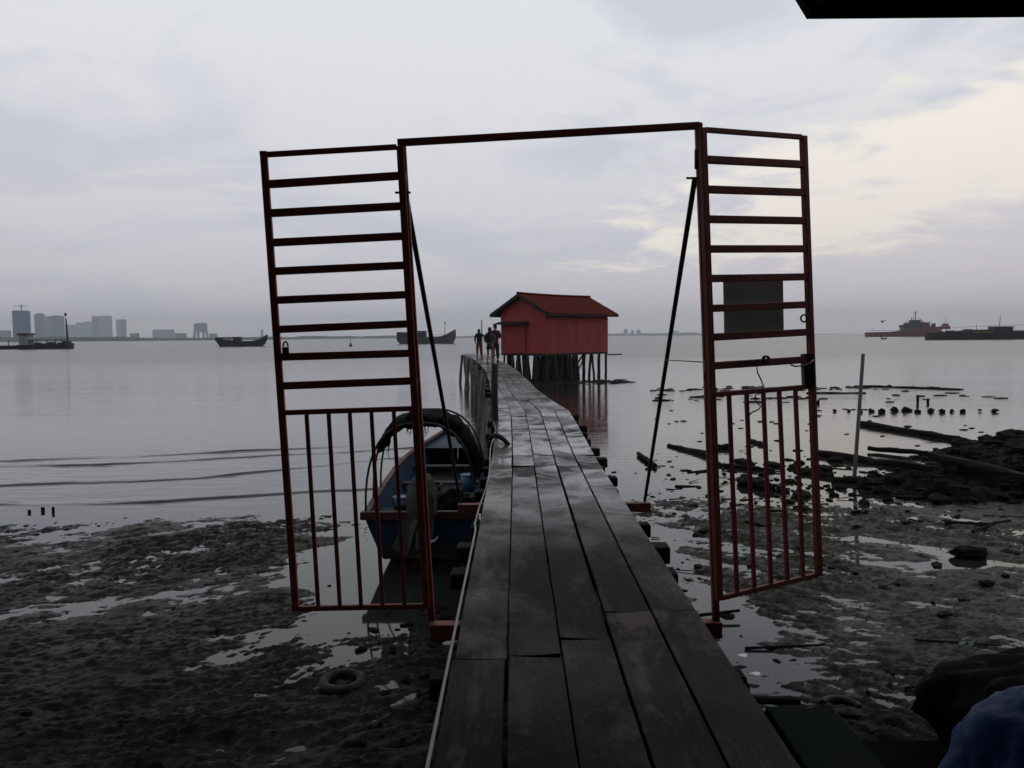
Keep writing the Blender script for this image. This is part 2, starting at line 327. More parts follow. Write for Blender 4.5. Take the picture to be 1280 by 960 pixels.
def mud_h(x, y):
    left = sstep(.8, -1.2, x)
    shoreL = .0030 * (15.4 - y) + .012 * np.clip(9.6 - y, 0, 3) + .004 * np.clip(9 - y, 0, 9) + .003
    shoreL = np.where(y > 13.4, shoreL - (y - 13.4) * .040, shoreL)
    shoreR = .016 + .003 * (12 - y) + .010 * np.clip(5.5 - y, 0, 9)
    shoreR = np.where(y > 14.5, shoreR - (y - 14.5) * .022, shoreR)
    z = shoreL * left + shoreR * (1 - left)
    boat = np.exp(-((x + 1.4) / 1.3) ** 2 - ((y - 10.6) / 3.0) ** 2)            # scour pool round the boat
    z = z - .085 * boat
    z = z + .05 * sstep(6.5, 11, x) * sstep(24, 16, y)
    # streaks running along a slanting drainage direction
    sgn = np.where(x < .5, 1.0, -1.0)
    c, s = math.cos(.55), math.sin(.55)
    u = x * c + sgn * y * s; v = -sgn * x * s + y * c
    z = z + .050 * fbm(u * .30 + 3.7, v * .60 + 1.2, 3)
    z = z + .048 * fbm(u * 1.0, v * 2.0 + 7, 4, .55)
    wet = .35 + .65 * sstep(-.22, .25, fbm(x * .33 + 40, y * .33, 2))
    rg = 1 - np.abs(fbm(u * 2.0 + 5, v * 4.6, 4, .58)) * 2.2
    z = z + .052 * (rg - .58) * wet
    cl = np.abs(fbm(u * 4.2 + 2, v * 8.5, 4, .62))
    z = z - .050 * (np.clip(cl, 0, .30) - .2) * wet
    z = z + .016 * fbm(x * 6 + y * 2, y * 17, 4, .66) * (.4 + .6 * wet)
    for (ax, ay, sl, ph, ww_) in ((-2.5, 8.2, .42, .3, .16), (-6.5, 9.0, .30, 2.1, .13), (2.2, 7.4, -.55, 1.2, .18), (4.5, 11.5, -.38, 4.0, .15), (-1.8, 6.3, .8, 5.0, .12)):
        dd = y - (ay + sl * (x - ax) + .35 * np.sin((x - ax) * 1.3 + ph) + .18 * np.sin((x - ax) * 3.1 + ph * 2))
        z = z - .036 * np.exp(-(dd / (ww_ * 2.0)) ** 2) * np.exp(-((x - ax) / 3.2) ** 2)
    z = z - .060 * np.exp(-((x - 2.05 - .07 * (y - 7) - .25 * np.sin(y * .9)) / .36) ** 2) * sstep(5.2, 6.4, y) * sstep(14.5, 12, y)
    z = z + .022 * fbm(x * 2.6 + y * .6, y * 13 - x * 1.2, 4, .6) * (.5 + .5 * sstep(11, 8, y))
    z = z + .005 * np.sin(u * 3 + v * 34 + 5 * fbm(x * 1.2, y * 1.2, 2)) * sstep(10, 6, y)     # ripple marks
    return z

def grid_mesh(name, X, Y, Z, mat, kind):
    n, m_ = X.shape; me = bpy.data.meshes.new(name)
    co = np.stack([X, Y, Z], -1).reshape(-1, 3).astype(np.float32)
    i = np.arange(n * m_).reshape(n, m_); q = np.stack([i[:-1, :-1], i[:-1, 1:], i[1:, 1:], i[1:, :-1]], -1).reshape(-1)
    me.vertices.add(len(co)); me.vertices.foreach_set('co', co.ravel())
    me.loops.add(len(q)); me.loops.foreach_set('vertex_index', q.astype(np.int32))
    nf = len(q) // 4; me.polygons.add(nf); me.polygons.foreach_set('loop_start', np.arange(0, nf * 4, 4, dtype=np.int32))
    me.polygons.foreach_set('use_smooth', np.ones(nf, bool)); me.update(calc_edges=True); me.validate()
    me.materials.append(mat); o = bpy.data.objects.new(name, me); COL.objects.link(o)
    if kind: o['kind'] = kind
    return o

# mud flat: rows denser towards the viewer
ys = np.concatenate([np.linspace(-14, 2.2, 28)[:-1], 2.2 * (27 / 2.2) ** np.linspace(0, 1, 760)])
us = np.linspace(-1, 1, 900)
YY, UU = np.meshgrid(ys, us, indexing='ij')
XX = UU * (6.5 + .85 * np.clip(YY, 0, 99)); ZZ = mud_h(XX, YY)
grid_mesh('mud_flat', XX, YY, ZZ, M['mud'], 'structure')

# ------------------------------------------------------------------ water: one sheet, little shore waves modelled
crest_px = [[(-40, 579), (0, 577), (200, 570), (300, 564), (400, 560), (520, 553)],
            [(-40, 584), (0, 583), (120, 582), (230, 577), (340, 570), (430, 566), (520, 560)],
            [(-40, 609), (0, 607), (120, 604), (250, 598), (345, 589), (480, 574)],
            [(-40, 632), (0, 631), (120, 631), (200, 628), (330, 619), (480, 610)]]
def axis(lo, hi, cl, ch, step, nfar):
    core = np.arange(cl, ch + 1e-6, step)
    a = cl - np.geomspace(step, cl - lo, nfar)[::-1]; b = ch + np.geomspace(step, hi - ch, nfar)
    return np.concatenate([a, core, b])
wx = axis(-8000, 8000, -16, 2.0, .075, 60); wy = axis(-200, 8000, 12.0, 24.0, .035, 60)
WY, WX = np.meshgrid(wy, wx, indexing='ij'); WZ = np.zeros_like(WX)
for k, line in enumerate(crest_px):
    pts = [H(px, py, 0) for px, py in line]; lx = np.array([p.x for p in pts]); ly = np.array([p.y for p in pts])
    yl = np.interp(WX, lx, ly) + .16 * fbm(WX * .55 + 31 * k, WX * 0 + k * 3.3, 3)
    amp = np.clip(.75 + 1.0 * fbm(WX * .32 + 11 * k, WX * 0 + 5.1 * k, 2), .05, 1.1) * sstep(-1.2, -2.6, WX) * sstep(-15.8, -14, WX)
    dy = WY - yl; w = np.where(dy < 0, .10, .24)
    WZ += .042 * amp * np.exp(-(dy / w) ** 2)
inside = sstep(12.0, 12.6, WY) * sstep(24, 23, WY) * sstep(-16, -15, WX) * sstep(2.0, 1.0, WX)
WZ = (WZ + .006 * fbm(WX * .8, WY * 2.2, 3) * sstep(13.5, 16, WY)) * inside
grid_mesh('water', WX, WY, WZ, M['water'], 'structure')

# ------------------------------------------------------------------ jetty
KY = [-7, 2.6, 4.2, 9.65, 12.5, 14.8, 16.5, 20.1, 23.9, 30, 36, 41, 46, 54]
KL = [-.27, -.285, -.28, -.25, -.27, -.30, -.36, -.55, -.70, -1.0, -1.42, -1.85, -2.32, -3.2]
KR = [.98, .965, .97, 1.00, 1.05, 1.06, .87, .62, .46, .17, -.22, -.62, -1.1, -1.9]
KZ = [1.75, 1.75, 1.75, 1.75, 1.77, 1.82, 1.845, 1.88, 1.92, 1.95, 1.975, 1.99, 2.02, 2.03]
def dk(y, u):
    l, r = np.interp(y, KY, KL), np.interp(y, KY, KR); return Vector((l + (r - l) * u, y, float(np.interp(y, KY, KZ))))
jetty = thing('wooden_jetty', 'long weathered plank jetty on pilings running out over the mud to the red hut', 'jetty', (.35, 0, 0))
lanes_j = [[-6.5, -1.4, 3.54, 8.83, 14.2, 16.9, 20.6, 24.4, 28.6, 33.0, 37.6, 42.2, 46.6],
           [-6.5, -.9, 3.56, 8.9, 9.7, 14.0, 16.7, 20.2, 24.8, 29.2, 33.4, 38.0, 42.8, 46.6],
           [-6.5, -1.8, 3.77, 9.7, 14.4, 16.8, 20.9, 25.0, 28.8, 33.9, 38.2, 42.0, 46.6],
           [-6.5, -.4, 4.12, 8.9, 9.7, 13.9, 16.5, 20.4, 24.2, 29.5, 33.6, 37.8, 42.5, 46.6],
           [-6.5, -1.2, 4.17, 9.7, 14.8, 16.9, 20.0, 24.9, 29.0, 33.2, 38.4, 42.4, 46.6]]
for li, js in enumerate(lanes_j):
    for a, b in zip(js[:-1], js[1:]):
        mb = MB(); n = max(2, int((b - a) / .5) + 1); gap = .0025 + random.uniform(0, .003)
        dz0, dz1 = random.uniform(-.007, .007), random.uniform(-.007, .007); tw = random.uniform(-.006, .006); sk = random.uniform(-.004, .004)
        rowsT = []; rowsB = []
        for k in range(n + 1):
            t = k / n; y = a + (b - a) * t; y = min(max(y, a + (.014 if abs(a - 9.7) < .1 else .007)), b - (.014 if abs(b - 9.7) < .1 else .007))
            
            w = float(np.interp(y, KY, KR) - np.interp(y, KY, KL))
            u0, u1 = li / 5, (li + 1) / 5
            pl = dk(y, u0) + Vector((gap + sk + random.uniform(0, .004), 0, 0)); pr = dk(y, u1) + Vector((-gap + sk - random.uniform(0, .003), 0, 0))
            z = dz0 + (dz1 - dz0) * t
            pl.z += z + tw; pr.z += z - tw; pm = (pl + pr) / 2; pm.z -= .004
            rowsT.append((pl, pm, pr))
        vs = []; fs = []
        for (pl, pm, pr) in rowsT: vs += [pl, pm, pr, pr - Vector((0, 0, .048)), pl - Vector((0, 0, .048))]
        for k in range(n):
            o = k * 5
            for i, j in ((0, 1), (1, 2), (2, 3), (3, 4), (4, 0)): fs.append((o + i, o + j, o + 5 + j, o + 5 + i))
        fs += [(0, 1, 2, 3, 4), tuple(n * 5 + i for i in (4, 3, 2, 1, 0))]
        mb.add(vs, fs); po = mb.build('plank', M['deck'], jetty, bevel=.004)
        if a < 13:                                   # rusty nail heads over the crossbeams
            bm = bmesh.new(); bm.from_mesh(po.data); po.data.materials.append(M['nail']); yn = math.ceil(max(a, 2.2) / .74) * .74
            while yn < b:
                for u in (.22, .78):
                    if random.random() < .8:
                        c_ = dk(yn + random.uniform(-.02, .02), (li + u + random.uniform(-.05, .05)) / 5); t_ = (c_.y - a) / (b - a); c_.z += dz0 + (dz1 - dz0) * t_ + .001
                        c_ -= parent_org(jetty); g_ = bmesh.ops.create_circle(bm, cap_ends=True, radius=random.uniform(.005, .008), segments=8, matrix=Matrix.Translation(c_))
                        for f_ in {f_ for v_ in g_['verts'] for f_ in v_.link_faces}: f_.material_index = 1
                yn += .74
            bm.to_mesh(po.data); bm.free()
# end platform in front of the hut (cross planks)
for k in range(9):
    y0 = 46.7 + k * 1.02; mb = MB(); y1 = y0 + 1.0
    l0, l1 = np.interp(y0, [46.6, 50, 54, 57], [-2.38, -2.85, -3.35, -3.5]), np.interp(y1, [46.6, 50, 54, 57], [-2.38, -2.85, -3.35, -3.5])
    r0, r1 = np.interp(y0, [46.6, 50, 56], [-1.15, -1.1, -.75]), np.interp(y1, [46.6, 50, 56], [-1.15, -1.1, -.75])
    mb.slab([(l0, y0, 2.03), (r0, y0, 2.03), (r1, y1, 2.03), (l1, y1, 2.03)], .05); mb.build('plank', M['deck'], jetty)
y = 2.0; ks = 0
while y < 46:
    l, r = dk(y, 0), dk(y, 1); e0, e1 = random.uniform(.04, .15), random.uniform(.05, .19)
    hh = random.uniform(.09, .13); wv = random.uniform(.11, .17)
    mb = MB().beam(l + Vector((-e0, random.uniform(-.05, .05), -.052 - hh / 2 - .012)), r + Vector((e1, random.uniform(-.05, .05), -.052 - hh / 2 - .012)), wv, hh)
    if abs(y - 4.14) > .35 and abs(y - 7.15) > .3: mb.build('crossbeam', M['beam'], jetty, bevel=.01)
    y += random.uniform(.62, .85) if y < 14 else random.uniform(1.1, 1.5); ks += 1
for side in (.12, .88):
    ysq = [-6, 3, 8, 14, 17, 21, 26, 31, 36, 41, 46]
    mb = MB()
    for a, b in zip(ysq[:-1], ysq[1:]):
        mb.beam(dk(a, side) - Vector((0, 0, .30)), dk(b, side) - Vector((0, 0, .30)), .10, .15)
    mb.build('stringer', M['beam'], jetty)
def piling(parent, x, y, top, r, lean=.0, mat='piling_dark', z0=-.45, name='piling'):
    dx, dy = random.uniform(-lean, lean), random.uniform(-lean, lean) * .4
    pts = []
    for k in range(6):
        t = k / 5; pts.append((x + dx * (1 - t) * (top - z0) + random.uniform(-.012, .012), y + dy * (1 - t) * (top - z0), z0 + (top - z0) * t))
    return MB().tube(pts, [r * (1.1 - .15 * t / 5) for t in range(6)], 9, wob=.12).build(name, M[mat], parent, smooth=True)
for y in (2.4, 4.6, 6.8, 9.0, 11.0, 12.6):
    for u in (.10, .90): p = dk(y, u); piling(jetty, p.x, y + random.uniform(-.1, .1), p.z - .37, random.uniform(.055, .08), .05)
y = 14.2
while y < 56:
    yy = min(y, 53.9)
    if y < 46: l, r = dk(yy, 0), dk(yy, 1)
    else: l, r = Vector((np.interp(y, [46.6, 50, 54, 57], [-2.38, -2.85, -3.35, -3.5]), y, 2.03)), Vector((-1.1, y, 2.03))
    piling(jetty, l.x - random.uniform(-.02, .10), y, l.z - .06, random.uniform(.065, .12), .11, 'piling')
    if random.random() < .45: piling(jetty, l.x + random.uniform(.12, .3), y + .3, l.z - .35, random.uniform(.06, .09), .1, 'piling_dark')
    if y < 50: piling(jetty, r.x + random.uniform(-.08, .05), y, r.z - .06, random.uniform(.06, .09), .05, 'piling_dark')
    y += random.uniform(1.3, 2.0)
pt = P(617, 455, 13.6)
piling(jetty, pt.x + .02, 13.6, pt.z, .062, 0, 'piling_dark', name='mooring_post')

# cable along the deck edge
pts = [dk(y, 0) + Vector((-.012 + .02 * math.sin(y * 1.7) * (y > 6), 0, .004 - .03 * (math.sin(y * 1.1) > .6))) for y in np.linspace(1.5, 15.2, 60)]
tag(MB().tube(pts, .0075, 6).build('power_cable', M['cable'], smooth=True), 'thin pale cable running along the edge of the plank jetty', 'cable')
# scrap of rubber hooked over the deck edge
c = H(620, 551, 1.80); pts = [c + Vector((-.10 + .05 * i, .02 * math.sin(i), .03 + .05 * math.sin(i * .62) - .004 * i * i * .6)) for i in range(8)]
tag(MB().tube(pts, [.02, .032, .036, .036, .034, .03, .022, .010], 7).build('rubber_strip', M['tyre'], smooth=True), 'curled black rubber strip lying over the edge of the jetty beside the mooring post', 'rubber scrap')

# ------------------------------------------------------------------ gate
GY = 4.14
gate = thing('metal_gate', 'tall red tubular gate standing open on the jetty, both ladder-like leaves swung wide', 'gate', (.33, GY, 1.68))
def bar(name, a, b, w, d, parent, mat='gate', up=None, bev=.003):
    return MB().beam(a, b, w, d, up if up is not None else (0, 1, 0)).build(name, M[mat], parent, bevel=bev)
bar('gate_post', P(502.5, 176, GY + .03), P(539.5, 776, GY + .03), .036, .036, gate)
bar('gate_post', P(873, 154, GY + .03), P(895, 778, GY + .03), .036, .036, gate)
bar('top_bar', P(497, 178.5, GY + .03), P(874, 157, GY + .03), .034, .034, gate)
b0, b1 = P(538, 776, GY + .02), P(901, 770, GY + .02); b0.z = b1.z = 1.645
bar('foot_beam', b0, b1, .075, .085, gate, 'gate', up=(0, 0, 1))
b2 = Vector((b0.x - .0, b0.y, 1.69)); 
# rear beam that carries the braces
r0, r1 = H(570, 634, 1.655), H(812, 638, 1.655); r0.y = r1.y = 7.15; r0.x = -.50; r1.x = 1.24
bar('rear_beam', r0, r1, .08, .08, gate, 'gate_lit', up=(0, 0, 1))
for (a, b) in ((P(507, 242, GY + .05), Vector((-.475, 7.15, 1.71))), (P(868.5, 224, GY + .05), Vector((1.19, 7.15, 1.71)))):
    MB().tube([a, (a * .66 + b * .34) + Vector((0, 0, .004)), (a * .33 + b * .67), b], .0145, 10).build('brace', M['rod'], gate, smooth=True)
    MB().tube([a + Vector((-.05, -.03, 0)), a + Vector((.03, -.03, 0))], .006, 8).build('bolt', M['rod'], gate)
def leaf(inn, out, Yi, Yo, rails, midr, botr, bars, topbar):
    up = (P(out[0][0], 400, Yo) - P(inn[0][0], 400, Yi)).cross(Vector((0, 0, 1)))
    mb = MB(); mb.beam(P(*inn[0], Yi), P(*inn[1], Yi), .036, .036, up)
    mb.beam(P(*out[0], Yo), P(*out[1], Yo), .034, .034, up)
    fr = mb.build('gate_leaf', M['gate'], gate, bevel=.003)
    def xat(line, y): (x0, y0), (x1, y1) = line; return x0 + (x1 - x0) * (y - y0) / (y1 - y0)
    for nm, (yo, yi), w in [('top_rail', topbar, .026)] + [('rail', r, .038) for r in rails] + [('middle_rail', midr, .026), ('bottom_rail', botr, .026)]:
        a, b = P(xat(out, yo), yo, Yo), P(xat(inn, yi), yi, Yi); d = (b - a).normalized() * .0165
        if nm == 'rail': MB().beam(a + d, b - d, .030, w, (0, 0, 1)).build(nm, M['gate'], fr, bevel=.003)
        else: MB().beam(a + d, b - d, .024, w, (0, 0, 1)).build(nm, M['gate'], fr, bevel=.003)
    for (xt, xb) in bars:
        tt = (xt - out[0][0]) / (inn[0][0] - out[0][0]) ; Yt = None
        def at(x, rr):
            yo, yi = rr; xo, xi = xat(out, yo), xat(inn, yi); t = (x - xo) / (xi - xo)
            Y = 1 / ((1 - t) / Yo + t / Yi); return P(x, yo + (yi - yo) * t, Y)
        a, b = at(xt, midr), at(xb, botr); d = (b - a).normalized() * .0135
        MB().beam(a + d, b - d, .020, .020, up).build('vertical_bar', M['gate'], fr, bevel=.002)
    return fr
lf = leaf([(500, 183), (533, 759)], [(329.5, 190), (370, 763)], GY - .035, GY - .10,
     [(230.6, 219.6), (266.7, 257.5), (303.5, 295), (339.3, 331.5), (375.4, 368.3), (411.9, 404.8), (446.4, 441.5), (482.5, 476)],
     (516, 510.5), (760.8, 757.3), [(383, 398), (410.6, 425), (437, 451.5), (464, 478.5), (492, 506)], (193.5, 183.5))
rf = leaf([(877.5, 160), (898.5, 750)], [(1004, 170), (1023.5, 719)], GY - .035, 4.41,
     [(205.7, 199.3), (240.7, 236.7), (276, 274), (311, 311.3), (346, 348.3), (380.7, 385.7), (415, 421.7), (449, 457.5)],
     (483, 493.5), (718, 748), [(911, 921.5), (933, 942.8), (954, 963.8), (973.7, 984.4), (994, 1004)], (171.5, 162))
for pr, xs in ((lf, [(505, 228), (518.5, 486)]), (rf, [(872, 199), (883.5, 462)])):
    for (x, y) in xs:
        MB().tube([P(x, y - 12, GY - .004), P(x, y + 12, GY - .004)], .016, 10).build('hinge', M['gate'], pr, smooth=True)
MB().beam(P(1009, 442, 4.40), P(1011, 483, 4.40), .062, .05, (0, 1, 0)).build('lock_box', M['rod'], rf, bevel=.004)
MB().tube([P(1005 + 4 * math.cos(a), 398 + 4.5 * math.sin(a), 4.38) for a in np.linspace(0, 2 * math.pi, 13)], .005, 6).build('ring', M['rod'], rf)
MB().box(P(330, 192, GY - .1), (.034, .034, .02)).build('end_cap', M['gate'], lf)
# padlock and chain on the left leaf
q = P(355, 434, GY - .12); pad = thing('padlock', 'small dark padlock hanging on a short chain from the outer stile of the wider-spaced leaf', 'padlock', q)
MB().box(q + Vector((.008, 0, -.016)), (.032, .018, .034)).build('body', M['rod'], pad, bevel=.004)
MB().tube([q + Vector((.008 + .012 * math.cos(a), 0, .002 + .026 * math.sin(a))) for a in np.linspace(0, math.pi, 9)], .0045, 6).build('shackle', M['rod'], pad, smooth=True)
# signboard seen from behind
sb = thing('signboard', 'dark grey signboard wired to the rails of the gate, seen from its blank back', 'signboard', P(942, 384, 4.33))
cs = [P(905.5, 350, 4.24), P(979.5, 350, 4.42), P(980.5, 413, 4.42), P(907, 416.5, 4.24)]
mb = MB(); nrm = (cs[1] - cs[0]).cross(cs[3] - cs[0]).normalized()
if nrm.y < 0: nrm = -nrm
mb.add([c_ + nrm * .004 for c_ in cs] + [c_ + nrm * .012 for c_ in cs], [(3, 2, 1, 0), (4, 5, 6, 7), (0, 1, 5, 4), (1, 2, 6, 5), (2, 3, 7, 6), (3, 0, 4, 7)])
mb.build('panel', M['board'], sb)
for pts in ([(912, 379), (915.5, 382), (916, 388), (930, 385)], [(969, 377), (969.5, 389), (978, 400)], [(964, 344), (964, 352)], [(968, 411), (968, 421)]):
    MB().tube([P(x, y, 4.20 + .2 * (x - 905) / 100 - .03) for x, y in pts], .0032, 6).build('tie_wire', M['wire'], sb, smooth=True)
# wires
tag(MB().tube([P(831, 450, 5.3), P(860, 451.5, 4.8), P(885, 453, 4.2), P(925, 453, 4.17), P(955, 449, 4.2)], .0035, 6).build('tie_wire', M['wire_dark'], smooth=True), 'thin taut wire tied from the gate brace across to the leaf with the signboard', 'wire')
kn = [P(955 + 3.4 * math.cos(a * 3) + a * .7, 450 + 5 * math.sin(a * 3), 4.2 - .02 * math.cos(a)) for a in np.linspace(0, 6.2, 30)]
tail = [P(x, y, 4.2) for x, y in ((946, 458), (947, 466), (951, 474), (954, 482), (950, 492), (944, 494), (945, 502), (951, 508), (948, 512), (939, 516), (936, 520))]
tag(MB().tube(kn + tail, .0036, 6).build('rope', M['wire_dark'], smooth=True), 'black cord knotted round a gate rail with its loose end dangling between the bars', 'rope')
tag(MB().tube([P(x, y, 4.35) for x, y in ((988, 456), (994, 458), (1004, 457), (1012, 454), (1017, 450))], .0045, 6).build('white_cord', M['white_plastic'], smooth=True), 'short white cord looped round the lock box of the gate', 'cord')

# ------------------------------------------------------------------ house with its eave corner in view, and an unseen porch added for shade
house = thing('stilt_house', 'dark jetty house whose overhanging roof edge juts into the sky above the gate', 'house', (3, 0, 0))
ez = P(1010, 22, 3.2)
x0 = ez.x; zb = ez.z
MB().add if False else None
mb = MB(); mb.prism([(x0, 3.2, zb), (7.5, 3.2, zb), (7.5, 3.2, zb + .34), (x0 - .09, 3.2, zb + .34), (x0 - .05, 3.2, zb + .08)], (0, -.03, 0), (0, .015, 0)); mb.build('fascia', M['soot_roof'], house)
mb = MB(); mb.prism([(x0, 3.17, zb + .03), (x0, -9, zb + .75), (x0, -9, zb + .80), (x0, 3.17, zb + .08)], (.012, 0, 0), (6.3, 0, 0)); mb.build('roof', M['soot_roof'], house)
mb = MB(); mb.beam((x0 + .02, 3.15, zb + .18), (x0 + .02, -9, zb + .9), .03, .30); mb.build('barge_board', M['dark_trim'], house)
MB().box((5.2, -3.4, 3.1), (5.4, 11.2, 3.6)).build('wall', M['dark_trim'], house)
MB().box((5.2, -3.4, 1.22), (5.6, 11.4, .15)).build('floor_slab', M['beam'], house)
for (px_, py_) in ((2.6, 2.0), (7.6, 2.0), (2.6, -8.6), (7.6, -8.6)): piling(house, px_, py_, 1.3, .1, 0, 'piling_dark', name='stilt')
# unseen porch roof and walls, added over and behind the camera for shade
MB().box((-4.6, -2.6, 5.36), (11.6, 14.2, .08)).build('shade_roof', M['soot_roof'], house)
MB().box((-5.0, -6.6, 3.3), (8.8, 4.6, 3.9)).build('wall', M['dark_trim'], house)
MB().box((-5.0, -6.6, 1.25), (9.0, 4.8, .15)).build('floor_slab', M['beam'], house)
for (px_, py_) in ((-9.6, 4.0), (-9.6, -9), (-.55, -9), (-.6, -4.2)): piling(house, px_, py_, 5.28, .08, 0, 'piling_dark', z0=-.4, name='stilt')

MB().box((-2.3, -1.5, 3.3), (.06, 5.6, 4.1)).build('shade_wall', M['dark_trim'], house)  # unseen, added to block side sky from the near deck
# side platform, green board, black heap, blue bundle
plat = thing('side_platform', 'small dark plank platform beside the near end of the jetty', 'platform', (1.7, 1.6, 1.4))
for k in range(6):
    MB().box((2.02, .30 + .475 * k, 1.66), (1.80, .46, .045)).build('plank', M['dark_plank'], plat, bevel=.004)
for x in (1.3, 2.6): MB().beam((x, 0, 1.565), (x, 2.8, 1.565), .1, .14).build('stringer', M['beam'], plat)
for x, y in ((1.3, .4), (1.3, 2.7), (2.6, .4), (2.6, 2.7)): piling(plat, x, y, 1.49, .06, .0)
gb = MB(); gb.slab([(.985, 2.1, 1.735), (1.27, 2.1, 1.735), (1.245, 3.06, 1.735), (.99, 3.08, 1.735)], .045)
tag(gb.build('green_board', M['green_board'], bevel=.004), 'dull dark green board lying at the edge of the jetty near the black heap', 'board')
def cloth_heap(name, c, r, amp, fr, mat, seed, zcut):
    bm = bmesh.new(); bmesh.ops.create_icosphere(bm, subdivisions=5, radius=1)
    for v in bm.verts:
        n = v.co.normalized(); k = 1 + amp * (mnoise.noise(n * fr + Vector((seed, 0, 0))) + .5 * abs(mnoise.noise(n * fr * 2.3 + Vector((0, seed, 0)))) + .22 * mnoise.noise(n * fr * 5 + Vector((0, 0, seed))))
        v.co = Vector((n.x * r[0], n.y * r[1], n.z * r[2])) * k; v.co.z = max(v.co.z, zcut)
    me = bpy.data.meshes.new(name); bm.to_mesh(me); bm.free()
    for p in me.polygons: p.use_smooth = True
    me.materials.append(mat); o = bpy.data.objects.new(name, me); COL.objects.link(o); o.location = c; return o
tag(cloth_heap('net_heap', (2.36, 2.66, 1.69), (.90, .44, .50), .3, 1.8, M['black_cloth'], 3.1, 0), 'black heap of sheeting piled on the side platform behind the blue bundle', 'heap')
tag(cloth_heap('blue_bundle', (1.43, 2.06, 1.97), (.28, .22, .27), .12, 1.9, M['blue_tarp'], 8.7, -.255), 'blue plastic bundle lying against the black heap on the side platform', 'bundle')

# ------------------------------------------------------------------ red hut on stilts
A = Vector((2.44, 57, 0)); phi = R(42); gd = Vector((-math.cos(phi), math.sin(phi), 0)); sd = Vector((math.sin(phi), math.cos(phi), 0))
W_, L_ = 4.35, 7.6; zf, ze, zr = 1.96, 5.12, 6.24
hut = thing('red_hut', 'red boarded fishing hut with a rusty gable roof on crowded pilings', 'hut', A)
up_ = Vector((0, 0, 1))
def hp(g, s, z): return A + gd * g + sd * s + up_ * z
mid = W_ / 2
def wallbox(a, b, z0, z1, th=.08, name='wall', mat='shack_x', gable=None):
    d = (b - a).normalized(); nn = Vector((d.y, -d.x, 0)) * th
    prof = [a + up_ * z0, b + up_ * z0, b + up_ * z1] + ([(a + b) / 2 + up_ * gable] if gable else []) + [a + up_ * z1]
    o = MB().prism([Vector((0, 0, 0)) + p for p in prof], (0, 0, 0), nn).build(name, M[mat], hut); return o
o = wallbox(hp(0, 0, 0), hp(W_, 0, 0), zf, ze, gable=zr - .08)
wallbox(hp(W_, L_, 0), hp(0, L_, 0), zf, ze, gable=zr - .08)
wallbox(hp(0, L_ - .09, 0), hp(0, .09, 0), zf, ze - .05)
wallbox(hp(W_, .09, 0), hp(W_, L_ - .09, 0), zf, ze - .05)
ov, oh = .55, .62; slope = (zr - ze) / mid
for sgn, nm in ((0, 'roof'), (1, 'roof')):
    ge = -oh if sgn == 0 else W_ + oh; zz = zr - slope * (mid + oh)
    n = 40; mb = MB(); T = []
    for k in range(n + 1):
        s = -ov + (L_ + 2 * ov) * k / n; sag = -.05 * math.sin(math.pi * k / n); co = .018 * math.cos(k * math.pi)
        T.append((hp(mid, s, zr + .06 + sag + co * .6), hp(ge, s, zz + .06 + sag * .5 + co)))
    mb.quadstrip([t[0] for t in T], [t[1] for t in T])
    mb.quadstrip([t[0] - up_ * .05 for t in T], [t[1] - up_ * .05 for t in T])
    for e in (0, n):
        a, b = T[e]; mb.add([a, b, b - up_ * .05, a - up_ * .05], [(0, 1, 2, 3)])
    mb.quadstrip([t[1] for t in T], [t[1] - up_ * .05 for t in T])
    rf_ = mb.build(nm, M['red_roof'], hut)
    MB().beam(hp(ge - (.03 if sgn else -.03), -ov, zz - .07), hp(ge - (.03 if sgn else -.03), L_ + ov, zz - .07), .04, .16).build('eave_board', M['dark_trim'], rf_)
    for s in (-ov + .02, L_ + ov - .02):
        MB().beam(hp(mid, s, zr - .085), hp(ge, s, zz - .085), .04, .17).build('barge_board', M['dark_trim'], rf_)
rc = [hp(mid, -ov - .05 + (L_ + 2 * ov + .1) * k / 10, zr + .10 - .05 * math.sin(math.pi * k / 10)) for k in range(11)]
MB().tube(rc, .09, 8).build('ridge_cap', M['red_roof'], hut, smooth=True)
# big door with ledge on the gable side
d0, d1 = 4.2, 1.95
od = gd.cross(up_); od = -sd
MB().prism([hp(d0, -.06, zf + .02), hp(d1, -.06, zf + .02), hp(d1, -.06, 4.05), hp(d0, -.06, 4.05)], (0, 0, 0), -sd * .05).build('door', M['shack_door'], hut)
MB().beam(hp(d1 - .07, -.09, zf), hp(d1 - .07, -.09, 4.05), .12, .09, gd).build('door_post', M['shack_door'], hut)
MB().prism([hp(d0 + .3, -.05, 4.30), hp(d0 + .3, -.7, 4.14), hp(d0 + .3, -.7, 4.08), hp(d0 + .3, -.05, 4.22)], (0, 0, 0), -gd * (d0 - d1 + .75)).build('door_awning', M['dark_trim'], hut)
MB().prism([hp(0, 0, zf - .16), hp(W_, 0, zf - .16), hp(W_, L_, zf - .16), hp(0, L_, zf - .16)], (0, 0, 0), (0, 0, .15)).build('floor_frame', M['dark_trim'], hut)
MB().beam(hp(-.1, L_ - .3, zf - .24), hp(-1.2, L_ + .2, zf - .2), .12, .1).build('outrigger_beam', M['dark_trim'], hut)
for i in range(9):
    for j in range(6):
        if i >= 7 and j not in (0, 5): continue
        g = W_ * j / 5 * .96 + .08; s = .1 + (L_ - .2) * i / 8
        piling(hut, hp(g, s, 0).x + random.uniform(-.12, .12), hp(g, s, 0).y + random.uniform(-.12, .12), zf - .16, random.uniform(.07, .13), .10 if i < 7 else .015, 'piling_dark')
for k in range(34):                                   # later stilts pushed in between
    p_ = hp(random.uniform(.1, W_ - .1), random.uniform(.1, 5.9), 0); piling(hut, p_.x, p_.y, zf - .16, random.uniform(.07, .14), .12, 'piling_dark')
